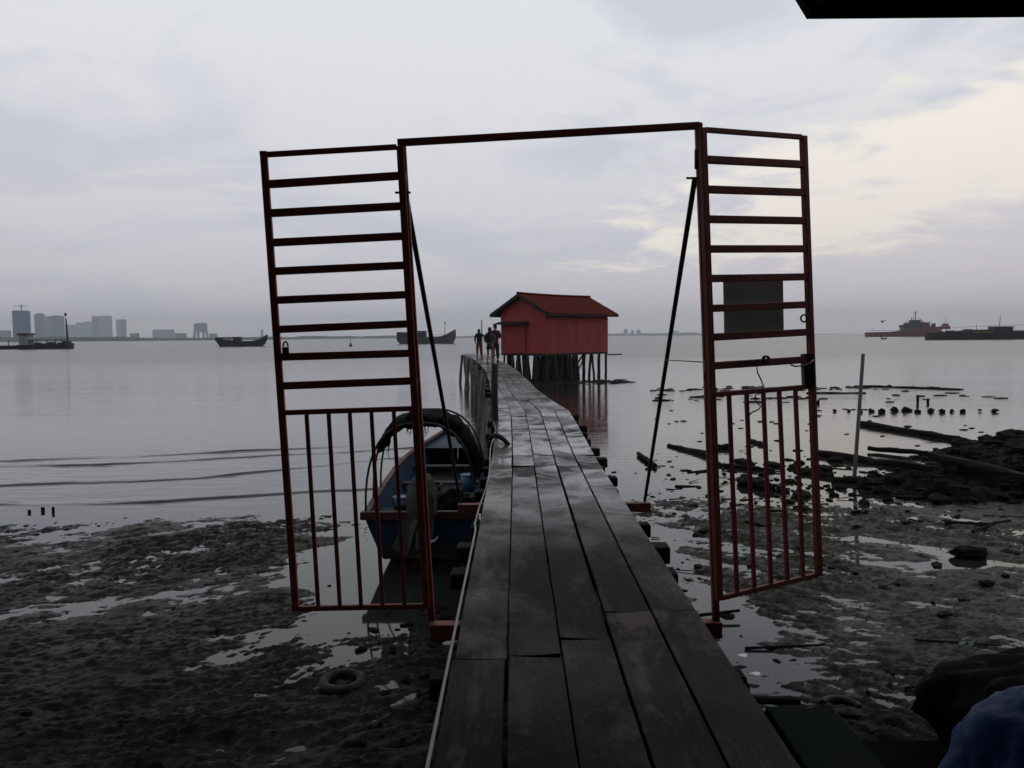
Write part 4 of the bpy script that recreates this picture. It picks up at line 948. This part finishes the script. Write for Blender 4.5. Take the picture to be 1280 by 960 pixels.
def mastpx(nm, q, x0, y0, x1, y1, r, mat, parent, off=0):
    return MB().tube([(q.x(x0), q.Y + off, q.z(x0, y0)), (q.x(x1), q.Y + off, q.z(x1, y1))], [r, r * .6], 7).build(nm, M[mat], parent)
# work barge with spud post, far left
q = Px(305); t = thing('work_barge', 'low dark work barge with a tall spud post and small white cabin', 'barge', (q.x(40), 305, 0))
hull_profile('hull', [(q.x(-30), -.3, 1.4), (q.x(0), -.3, 1.4), (q.x(60), -.3, 1.5), (q.x(88), -.3, 1.9), (q.x(92), .2, 2.2)], 305, 8, 'ship_dark', t)
boxpx('cabin', q, 29, 40, 419, 431, 4, 'ship_white', t); boxpx('cabin_roof', q, 27.5, 41.5, 416.6, 418.9, 5, 'ship_dark', t)
boxpx('railing', q, 40.5, 84, 424.4, 425.3, 4, 'ship_dark', t)
for x in (12, 47, 60, 71, 78): mastpx('stanchion', q, x, 433, x, 424, .18, 'ship_dark', t)
for x0_, x1_, y0_ in ((24, 45, 431), (46, 50, 428), (52, 57, 429), (62, 68, 427.5), (75, 81, 428), (82, 88, 426)): boxpx('deck_gear', q, x0_, x1_, y0_, 434, 3, 'ship_dark', t)
mastpx('spud_post', q, 86.5, 434, 84.8, 398.5, .42, 'ship_dark', t); boxpx('post_cap', q, 83.6, 85.6, 391.5, 395, .6, 'ship_dark', t); mastpx('post_pin', q, 84.8, 399, 84.6, 394, .1, 'ship_dark', t)
# small trawler
q = Px(337); t = thing('trawler', 'small dark fishing trawler with raised pointed bow anchored before the far shore', 'boat', (q.x(303), 337, 0))
hull_profile('hull', [(q.x(271.5), 2.2, 3.5), (q.x(276), .4, 3.2), (q.x(279), -.3, 2.9), (q.x(305), -.3, 2.2), (q.x(318), -.3, 2.3), (q.x(327), -.2, 3.0), (q.x(332), 1.2, 4.2), (q.x(335.5), 3.6, 5.0)], 337, 4.6, 'ship_dark', t)
boxpx('wheelhouse', q, 294, 302.5, 421.2, 429, 3, 'ship_dark', t); boxpx('aft_awning', q, 275, 294, 421.5, 423, 3.4, 'ship_dark', t)
for x in (273, 277, 288): mastpx('awning_post', q, x, 430, x, 422.5, .16, 'ship_dark', t)
boxpx('aft_locker', q, 271.5, 278, 422, 426.5, 3, 'ship_dark', t); boxpx('life_raft', q, 284, 288, 424, 426, 1, 'ship_white', t, -1.2)
# green coaster
q = Px(400); t = thing('cargo_boat', 'grey wooden cargo boat with green stern house and thin foremast', 'boat', (q.x(535), 400, 0))
hull_profile('hull', [(q.x(497), 1.7, 4.2), (q.x(500), .4, 4.0), (q.x(504), -.3, 3.4), (q.x(540), -.3, 3.3), (q.x(552), -.3, 3.6), (q.x(560), -.3, 4.8), (q.x(567), -.1, 6.4), (q.x(570.5), 3.2, 7.2)], 400, 7, 'ship_grey', t)
boxpx('stern_house', q, 497.5, 511, 415.2, 424.5, 5, 'ship_green', t); boxpx('deckhouse', q, 510, 533.5, 415.5, 425, 5, 'ship_dark', t); boxpx('house_roof', q, 517, 534, 413.7, 415.3, 5.4, 'ship_dark', t)
mastpx('mast', q, 556.8, 420, 557, 404, .2, 'ship_dark', t); boxpx('mast_light', q, 556.2, 557.8, 402.5, 404.3, .6, 'ship_dark', t); mastpx('rigging_rail', q, 534, 418.5, 556, 418.5, .08, 'ship_dark', t)
# red offshore tug
q = Px(760); t = thing('offshore_tug', 'red ship with stacked superstructure and lattice mast on the horizon', 'ship', (q.x(1125), 760, 0))
hull_profile('hull', [(q.x(1081.5), 1.4, 4.3), (q.x(1084), -.3, 4.3), (q.x(1120), -.3, 4.8), (q.x(1136), -.3, 7.4), (q.x(1166), -.3, 8.6), (q.x(1176), .6, 9.4)], 760, 14, 'ship_red', t)
for x0_, x1_, y0_, y1_, mt in ((1127, 1150, 410.2, 414.4, 'ship_grey'), (1130, 1147, 405.4, 410, 'ship_grey'), (1138, 1147.5, 400.2, 405.2, 'ship_dark'), (1150, 1157, 403, 414, 'ship_red'), (1158, 1168, 408.5, 411.5, 'ship_red'), (1126, 1130, 406.5, 410, 'ship_dark')):
    boxpx('superstructure', q, x0_, x1_, y0_, y1_, 9, mt, t)
mastpx('mast', q, 1143.5, 400, 1143.5, 388, .45, 'ship_dark', t); mastpx('yard', q, 1141, 391.5, 1146.5, 391.5, .3, 'ship_dark', t); mastpx('mast', q, 1153.5, 403, 1149.5, 398, .35, 'ship_red', t); mastpx('funnel', q, 1139, 404, 1139, 397, .6, 'ship_dark', t); mastpx('rail', q, 1083, 413.2, 1124, 413.2, .18, 'ship_red', t)
rs = random.Random(5)
for k in range(16):
    x0_ = rs.uniform(1128, 1164); w_ = rs.uniform(1.0, 4.5); y1_ = 410 if x0_ < 1148 else 409; boxpx('deck_gear', q, x0_, x0_ + w_, y1_ - rs.uniform(1.5, 6.5), y1_ + .4, rs.uniform(2, 7), rs.choice(('ship_red', 'ship_dark', 'ship_grey')), t, rs.uniform(-5, 3))
for x0_, y0_ in ((1133, 400), (1148, 396), (1152, 401), (1158, 404), (1163, 406), (1141, 393), (1090, 411.8), (1104, 411.5)): mastpx('pole', q, x0_, 410, x0_ + rs.uniform(-1, 1), y0_, .25, 'ship_dark', t)
mastpx('crane_boom', q, 1152, 408, 1163, 402, .35, 'ship_red', t)
q = Px(720); t = thing('pilot_boat', 'small red vessel with thin mast between the big red ship and the black barge', 'boat', (q.x(1182), 720, 0))
hull_profile('hull', [(q.x(1172), .4, 4.2), (q.x(1176), -.3, 4.0), (q.x(1188), -.3, 4.0), (q.x(1192), .6, 4.6)], 720, 6, 'ship_red', t); boxpx('cabin', q, 1175, 1186, 407.5, 411.5, 4, 'ship_red', t); boxpx('bridge', q, 1177.5, 1184, 404.5, 407.3, 3, 'ship_red', t); mastpx('mast', q, 1181.5, 404.5, 1181.5, 396.5, .22, 'ship_red', t)
# long black barge
q = Px(372); t = thing('cargo_barge', 'long flat black barge with a low wheelhouse near the water line', 'barge', (q.x(1240), 372, 0))
hull_profile('hull', [(q.x(1157.5), -.3, 3.3), (q.x(1162), -.3, 3.3), (q.x(1200), -.3, 3.4), (q.x(1260), -.3, 3.3), (q.x(1330), -.3, 3.3), (q.x(1345), .5, 3.4)], 372, 11, 'ship_dark', t)
boxpx('wheelhouse', q, 1239, 1261, 408.8, 415, 6, 'ship_dark', t); boxpx('wheelhouse_roof', q, 1238, 1262.5, 408, 408.7, 7, 'ship_dark', t); boxpx('hatch_stripe', q, 1207, 1231, 414.6, 415.6, .2, 'ship_yellow', t, -5.7)
for x0_, x1_, y0_ in ((1196, 1204, 413.4), (1206, 1212, 411.5), (1212, 1232, 412), (1232, 1238, 412.5), (1188, 1193, 414.2), (1264, 1270, 413.2)): boxpx('deck_gear', q, x0_, x1_, y0_, 416, 4, 'ship_dark', t)
for k in range(34):
    x0_ = rs.uniform(1164, 1290); w_ = rs.uniform(.8, 5); boxpx('deck_gear', q, x0_, x0_ + w_, 415.9 - rs.uniform(.4, 3.0), 416.4, rs.uniform(1, 5), 'ship_dark', t, rs.uniform(-3, 3))
for x0_ in (1166, 1183, 1201, 1227, 1268, 1276): mastpx('stanchion', q, x0_, 416, x0_, rs.uniform(408, 412.5), .1, 'ship_dark', t)
mastpx('mast', q, 1248.5, 408, 1249.5, 394, .16, 'ship_dark', t); mastpx('mast', q, 1220, 412, 1220, 405.5, .12, 'ship_dark', t)
MB().tube([(q.x(x), 372, q.z(x, y)) for x, y in ((1190, 409.5), (1245, 406.8), (1300, 405.5))], .06, 5).build('stay_wire', M['ship_dark'], t)
q = Px(430); t = thing('dinghy', 'tiny dark dinghy drifting in front of the red ship', 'boat', (q.x(1104.5), 430, 0))
hull_profile('hull', [(q.x(1101), .1, .9), (q.x(1102), -.1, .75), (q.x(1107), -.1, .75), (q.x(1108.5), .3, 1.0)], 430, 1.4, 'ship_dark', t); boxpx('outboard', q, 1101, 1102, 421.2, 422.8, .5, 'ship_dark', t)
q = Px(300); t = thing('channel_buoy', 'small pale channel buoy floating beyond the gate', 'buoy', (q.x(439), 300, 0))
MB().tube([(q.x(439), 300, -.2), (q.x(439), 300, .5), (q.x(439), 300, 1.5)], [.7, .6, .12], 10).build('float', M['ship_grey'], t); mastpx('staff', q, 439, 427, 439, 422.5, .08, 'ship_grey', t)
# bird
c = P(1103, 402, 45); t = thing('bird', 'dark bird gliding above the water in front of the red ship', 'bird', c)
MB().blob(c, (.05, .16, .05), 2, 0).build('body', M['bird'], t, smooth=True)
for s in (-1, 1):
    mb = MB(); mb.add([c + Vector((s * .03, .06, .02)), c + Vector((s * .13, .05, .07)), c + Vector((s * .26, -.02, .10)), c + Vector((s * .13, -.05, .06)), c + Vector((s * .03, -.06, .02))], [(0, 1, 2, 3, 4)]); mb.v += []; mb.build('wing', M['bird'], t)

# ------------------------------------------------------------------ far shore and city
def ridge(name, Y, spans, depth, seed, kind='structure'):
    xs = np.linspace(spans[0][0], spans[-1][0], 420); hp_ = np.interp(xs, [s[0] for s in spans], [s[1] for s in spans])
    X = (xs - 640) / F * Y; hm = hp_ / F * Y
    nz = .72 + .45 * fbm(X * .012 * 2400 / Y + seed, X * 0 + seed, 4, .6)
    prof = [(0, 0.0), (.08, .8), (.3, 1.0), (.7, .8), (1, .0)]
    GX = np.repeat(X[None], 5, 0); GYy = np.array([[Y + depth * p[0]] for p in prof]) + np.zeros_like(GX)
    GZ = np.array([[p[1]] for p in prof]) * np.maximum(hm * nz, 0)[None] - .05
    return grid_mesh(name, GX, GYy, GZ, M['land'], kind)
ridge('far_shore', 2150, [(-160, 8), (0, 8), (60, 8), (128, 7.5), (150, 5), (200, 4), (340, 4.2), (352, 0)], 300, 3)
ridge('far_hills', 3300, [(100, 4), (200, 4), (350, 4.6), (480, 4.6), (530, 3), (600, 1.5), (650, 0)], 500, 9)
ridge('far_hills_beyond', 6800, [(560, 2), (660, 3.5), (760, 4.2), (800, 5), (880, 4.2), (960, 2.5), (1080, 0)], 700, 14)
def tower(x0, x1, y0, Y, mat, label, name='apartment_tower', cap=None, crane=False, cat='tower', legs=False):
    q = Px(Y); a, b = q.x(x0), q.x(x1); ht = q.z((x0 + x1) / 2, y0); w = b - a
    t = thing(name, label, cat, ((a + b) / 2, Y, 0), 'city buildings on the far shore')
    c = (a + b) / 2; dpt = w * .5; rz = -math.atan2(c, Y)
    lo = ht * .45 if legs else 0
    MB().box((c, Y + dpt / 2, (ht + lo) / 2), (w * .97, dpt, ht - lo), rz).build('block', M[mat], t)
    if legs:
        for s in (-.48, -.2, .2, .48): MB().box((c + s * w, Y + dpt / 2, lo / 2), (w * .12, dpt * .4, lo)).build('support', M[mat], t)
    if cap:
        for (f0, f1, e) in cap: MB().box((a + w * (f0 + f1) / 2, Y + dpt / 2, ht + e / 2 * Y / F), (w * (f1 - f0), dpt * .6, e * Y / F), rz).build('roof_block', M[mat], t)
    if crane:
        MB().tube([(c + w * .18, Y, ht), (c + w * .18, Y, ht + 8.5 * Y / F)], 1.6, 6).build('crane_mast', M['ship_red'], t); MB().beam((c - w * .25, Y, ht + 6.5 * Y / F), (c + w * .45, Y, ht + 6.5 * Y / F), 2, 2).build('crane_jib', M['ship_red'], t)
    return t
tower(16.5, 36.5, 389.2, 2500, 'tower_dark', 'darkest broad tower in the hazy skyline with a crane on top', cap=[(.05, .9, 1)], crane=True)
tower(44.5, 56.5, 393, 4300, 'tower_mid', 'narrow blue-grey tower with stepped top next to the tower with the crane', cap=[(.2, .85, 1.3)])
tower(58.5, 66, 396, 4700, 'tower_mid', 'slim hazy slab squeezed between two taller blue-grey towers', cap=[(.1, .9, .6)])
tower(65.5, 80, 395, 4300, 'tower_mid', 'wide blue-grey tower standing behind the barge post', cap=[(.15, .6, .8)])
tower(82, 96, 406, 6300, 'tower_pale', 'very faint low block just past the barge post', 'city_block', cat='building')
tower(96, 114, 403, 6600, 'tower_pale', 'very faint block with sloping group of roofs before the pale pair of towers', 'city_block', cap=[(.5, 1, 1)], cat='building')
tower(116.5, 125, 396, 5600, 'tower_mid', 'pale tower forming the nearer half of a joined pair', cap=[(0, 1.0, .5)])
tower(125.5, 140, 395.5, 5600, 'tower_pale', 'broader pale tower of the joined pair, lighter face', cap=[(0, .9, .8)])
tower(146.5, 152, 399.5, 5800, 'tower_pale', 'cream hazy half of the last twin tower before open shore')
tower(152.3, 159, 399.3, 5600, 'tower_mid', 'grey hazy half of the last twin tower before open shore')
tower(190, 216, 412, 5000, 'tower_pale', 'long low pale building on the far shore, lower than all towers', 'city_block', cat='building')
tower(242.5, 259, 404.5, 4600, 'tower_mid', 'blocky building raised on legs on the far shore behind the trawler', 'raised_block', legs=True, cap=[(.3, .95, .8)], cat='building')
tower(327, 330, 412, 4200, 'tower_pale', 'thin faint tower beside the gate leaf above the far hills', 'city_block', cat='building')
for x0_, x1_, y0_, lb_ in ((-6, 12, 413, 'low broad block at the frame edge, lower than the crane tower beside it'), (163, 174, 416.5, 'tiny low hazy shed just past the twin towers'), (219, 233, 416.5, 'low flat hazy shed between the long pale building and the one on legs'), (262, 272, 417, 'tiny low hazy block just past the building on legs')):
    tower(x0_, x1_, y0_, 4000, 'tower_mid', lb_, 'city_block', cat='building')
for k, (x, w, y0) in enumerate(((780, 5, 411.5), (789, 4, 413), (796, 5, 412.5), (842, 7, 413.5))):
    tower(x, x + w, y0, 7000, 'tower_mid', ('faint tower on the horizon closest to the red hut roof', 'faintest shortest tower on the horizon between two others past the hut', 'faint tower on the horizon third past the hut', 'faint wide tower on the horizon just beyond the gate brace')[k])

# ------------------------------------------------------------------ haze
hm, nt, b = newmat('haze_air'); nt.nodes.remove(b)
pv = nd(nt, 'ShaderNodeVolumePrincipled', {'Color': (.88, .94, 1.0, 1), 'Density': 1.6e-4, 'Anisotropy': .2}); nt.links.new(pv.outputs[0], nt.nodes['Material Output'].inputs['Volume'])
MB().box((0, 3950, 108), (16300, 8400, 222)).build('haze', hm, kind='stuff')

# ------------------------------------------------------------------ sky, sun, camera
SUN_AZ, SUN_EL = R(38), R(52)        # azimuth east of +y, elevation
w = bpy.data.worlds.new('World'); scene.world = w; w.use_nodes = True; nt = w.node_tree; bg = nt.nodes['Background']
sky = nd(nt, 'ShaderNodeTexSky', sky_type='NISHITA', sun_disc=False, sun_elevation=SUN_EL, sun_rotation=SUN_AZ)
tc = nd(nt, 'ShaderNodeTexCoord'); D = tc.outputs['Generated']; sp = nd(nt, 'ShaderNodeSeparateXYZ', {0: D})
zc = nd(nt, 'ShaderNodeMath', {0: sp.outputs[2], 1: 0.0}, operation='MAXIMUM').outputs[0]
def srgb(c): return tuple(((v / 255 + .055) / 1.055) ** 2.4 if v > 10 else v / 255 / 12.92 for v in c)
K = 1 / .1
base = ramp(nt, zc, [(0, srgb((206, 203, 211))), (.06, srgb((212, 209, 216))), (.15, srgb((221, 220, 225))), (.27, srgb((230, 231, 234))), (.40, srgb((232, 235, 238))), (.56, srgb((158, 161, 168))), (1, srgb((104, 108, 116)))])
den = nd(nt, 'ShaderNodeMath', {0: zc, 1: .16}, operation='ADD').outputs[0]
cx = nd(nt, 'ShaderNodeMath', {0: sp.outputs[0], 1: den}, operation='DIVIDE').outputs[0]; cy = nd(nt, 'ShaderNodeMath', {0: sp.outputs[1], 1: den}, operation='DIVIDE').outputs[0]
cv = nd(nt, 'ShaderNodeCombineXYZ', {0: cx, 1: cy, 2: 3.1}).outputs[0]
n1 = noise_tex(nt, cv, 1.25, 8, .56, .6); n2 = noise_tex(nt, cv, 2.8, 8, .62, .4)
dark = ramp(nt, n1, [(.47, (0, 0, 0)), (.60, (1, 1, 1))])
dk_ = nd(nt, 'ShaderNodeMath', {0: dark, 1: .62}, operation='MULTIPLY').outputs[0]
mix1 = nd(nt, 'ShaderNodeMixRGB', {'Fac': dk_, 'Color1': base, 'Color2': (*srgb((196, 201, 216)), 1)})
pch = ramp(nt, noise_tex(nt, cv, .8, 6, .55, .4), [(.52, (0, 0, 0)), (.68, (1, 1, 1))])
low = nd(nt, 'ShaderNodeMapRange', {'Value': zc, 'From Min': .05, 'From Max': .24, 'To Min': .55, 'To Max': 0.0}).outputs[0]
mix1 = nd(nt, 'ShaderNodeMixRGB', {'Fac': nd(nt, 'ShaderNodeMath', {0: pch, 1: low}, operation='MULTIPLY').outputs[0], 'Color1': mix1.outputs[0], 'Color2': (*srgb((228, 214, 212)), 1)})
# warm break in the cloud, low to the right, ragged upper edge climbing to the right
dirv = ray(1250, 182).normalized(); 
df = nd(nt, 'ShaderNodeVectorMath', {0: D, 1: tuple(dirv)}, operation='SUBTRACT').outputs[0]
ds = nd(nt, 'ShaderNodeSeparateXYZ', {0: df}); shx = nd(nt, 'ShaderNodeMath', {0: ds.outputs[0], 1: .21}, operation='MULTIPLY').outputs[0]
shz = nd(nt, 'ShaderNodeMath', {0: ds.outputs[2], 1: shx}, operation='SUBTRACT').outputs[0]
dsh = nd(nt, 'ShaderNodeCombineXYZ', {0: ds.outputs[0], 1: ds.outputs[1], 2: shz}).outputs[0]
dm = nd(nt, 'ShaderNodeVectorMath', {0: dsh, 1: (2.15, 2.15, 10.0)}, operation='MULTIPLY').outputs[0]
ln = nd(nt, 'ShaderNodeVectorMath', {0: dm}, operation='LENGTH').outputs['Value']
nn = nd(nt, 'ShaderNodeMath', {0: nd(nt, 'ShaderNodeMath', {0: n2, 1: .5}, operation='SUBTRACT').outputs[0], 1: 2.3}, operation='MULTIPLY').outputs[0]
ls = nd(nt, 'ShaderNodeMath', {0: ln, 1: nn}, operation='ADD').outputs[0]
gl = nd(nt, 'ShaderNodeMapRange', {'Value': ls, 'From Min': .45, 'From Max': .95, 'To Min': 1.0, 'To Max': 0.0}, interpolation_type='SMOOTHSTEP').outputs[0]
glm = nd(nt, 'ShaderNodeMath', {0: gl, 1: .96}, operation='MULTIPLY').outputs[0]
mix2 = nd(nt, 'ShaderNodeMixRGB', {'Fac': glm, 'Color1': mix1.outputs[0], 'Color2': (*srgb((255, 247, 234)), 1)})
# keep part of the clear sky model in the mix
mixs = nd(nt, 'ShaderNodeVectorMath', {0: mix2.outputs[0]}, operation='SCALE'); mixs.inputs['Scale'].default_value = K
lx = nd(nt, 'ShaderNodeMapRange', {'Value': sp.outputs[0], 'From Min': -.05, 'From Max': .5, 'To Min': 0.0, 'To Max': 1.0}, interpolation_type='SMOOTHSTEP').outputs[0]
lz = nd(nt, 'ShaderNodeMapRange', {'Value': zc, 'From Min': .0, 'From Max': .22, 'To Min': .55, 'To Max': 0.0}).outputs[0]
rosy = nd(nt, 'ShaderNodeMixRGB', {'Fac': nd(nt, 'ShaderNodeMath', {0: lx, 1: lz}, operation='MULTIPLY').outputs[0], 'Color1': mix2.outputs[0], 'Color2': (*srgb((228, 214, 214)), 1)})
nt.links.new(rosy.outputs[0], mixs.inputs[0])
# unseen sky behind the viewer is dimmed so camera-facing sides stay dark
bk = nd(nt, 'ShaderNodeMapRange', {'Value': sp.outputs[1], 'From Min': -.5, 'From Max': .35, 'To Min': .62, 'To Max': 1.0}, interpolation_type='SMOOTHSTEP').outputs[0]
mixb = nd(nt, 'ShaderNodeVectorMath', {0: mixs.outputs[0]}, operation='SCALE'); nt.links.new(bk, mixb.inputs['Scale'])
fin = nd(nt, 'ShaderNodeMixRGB', {'Fac': .96, 'Color1': sky.outputs[0], 'Color2': mixb.outputs[0]})
nt.links.new(fin.outputs[0], bg.inputs['Color']); bg.inputs['Strength'].default_value = .1

sl = bpy.data.lights.new('sun', 'SUN'); sl.energy = .5; sl.angle = R(30); sl.color = (1, .93, .86)
so = bpy.data.objects.new('sun', sl); COL.objects.link(so)
sdv = Vector((math.sin(SUN_AZ) * math.cos(SUN_EL), math.cos(SUN_AZ) * math.cos(SUN_EL), math.sin(SUN_EL)))
so.rotation_euler = sdv.to_track_quat('Z', 'Y').to_euler(); so.location = sdv * 60

cam = bpy.data.cameras.new('camera'); cam.sensor_width = 36; cam.lens = 36 * F / 1280; cam.clip_start = .05; cam.clip_end = 30000
co = bpy.data.objects.new('camera', cam); COL.objects.link(co); co.location = (0, 0, EYE); co.rotation_euler = CAMROT.to_euler(); scene.camera = co
vs_ = scene.view_settings; vs_.view_transform = 'Standard'; vs_.look = 'None'; vs_.exposure = 0; vs_.gamma = 1
scene.render.engine = 'CYCLES'; cy_ = scene.cycles; cy_.use_denoising = True; cy_.max_bounces = 8; cy_.volume_bounces = 1; cy_.sample_clamp_indirect = 4
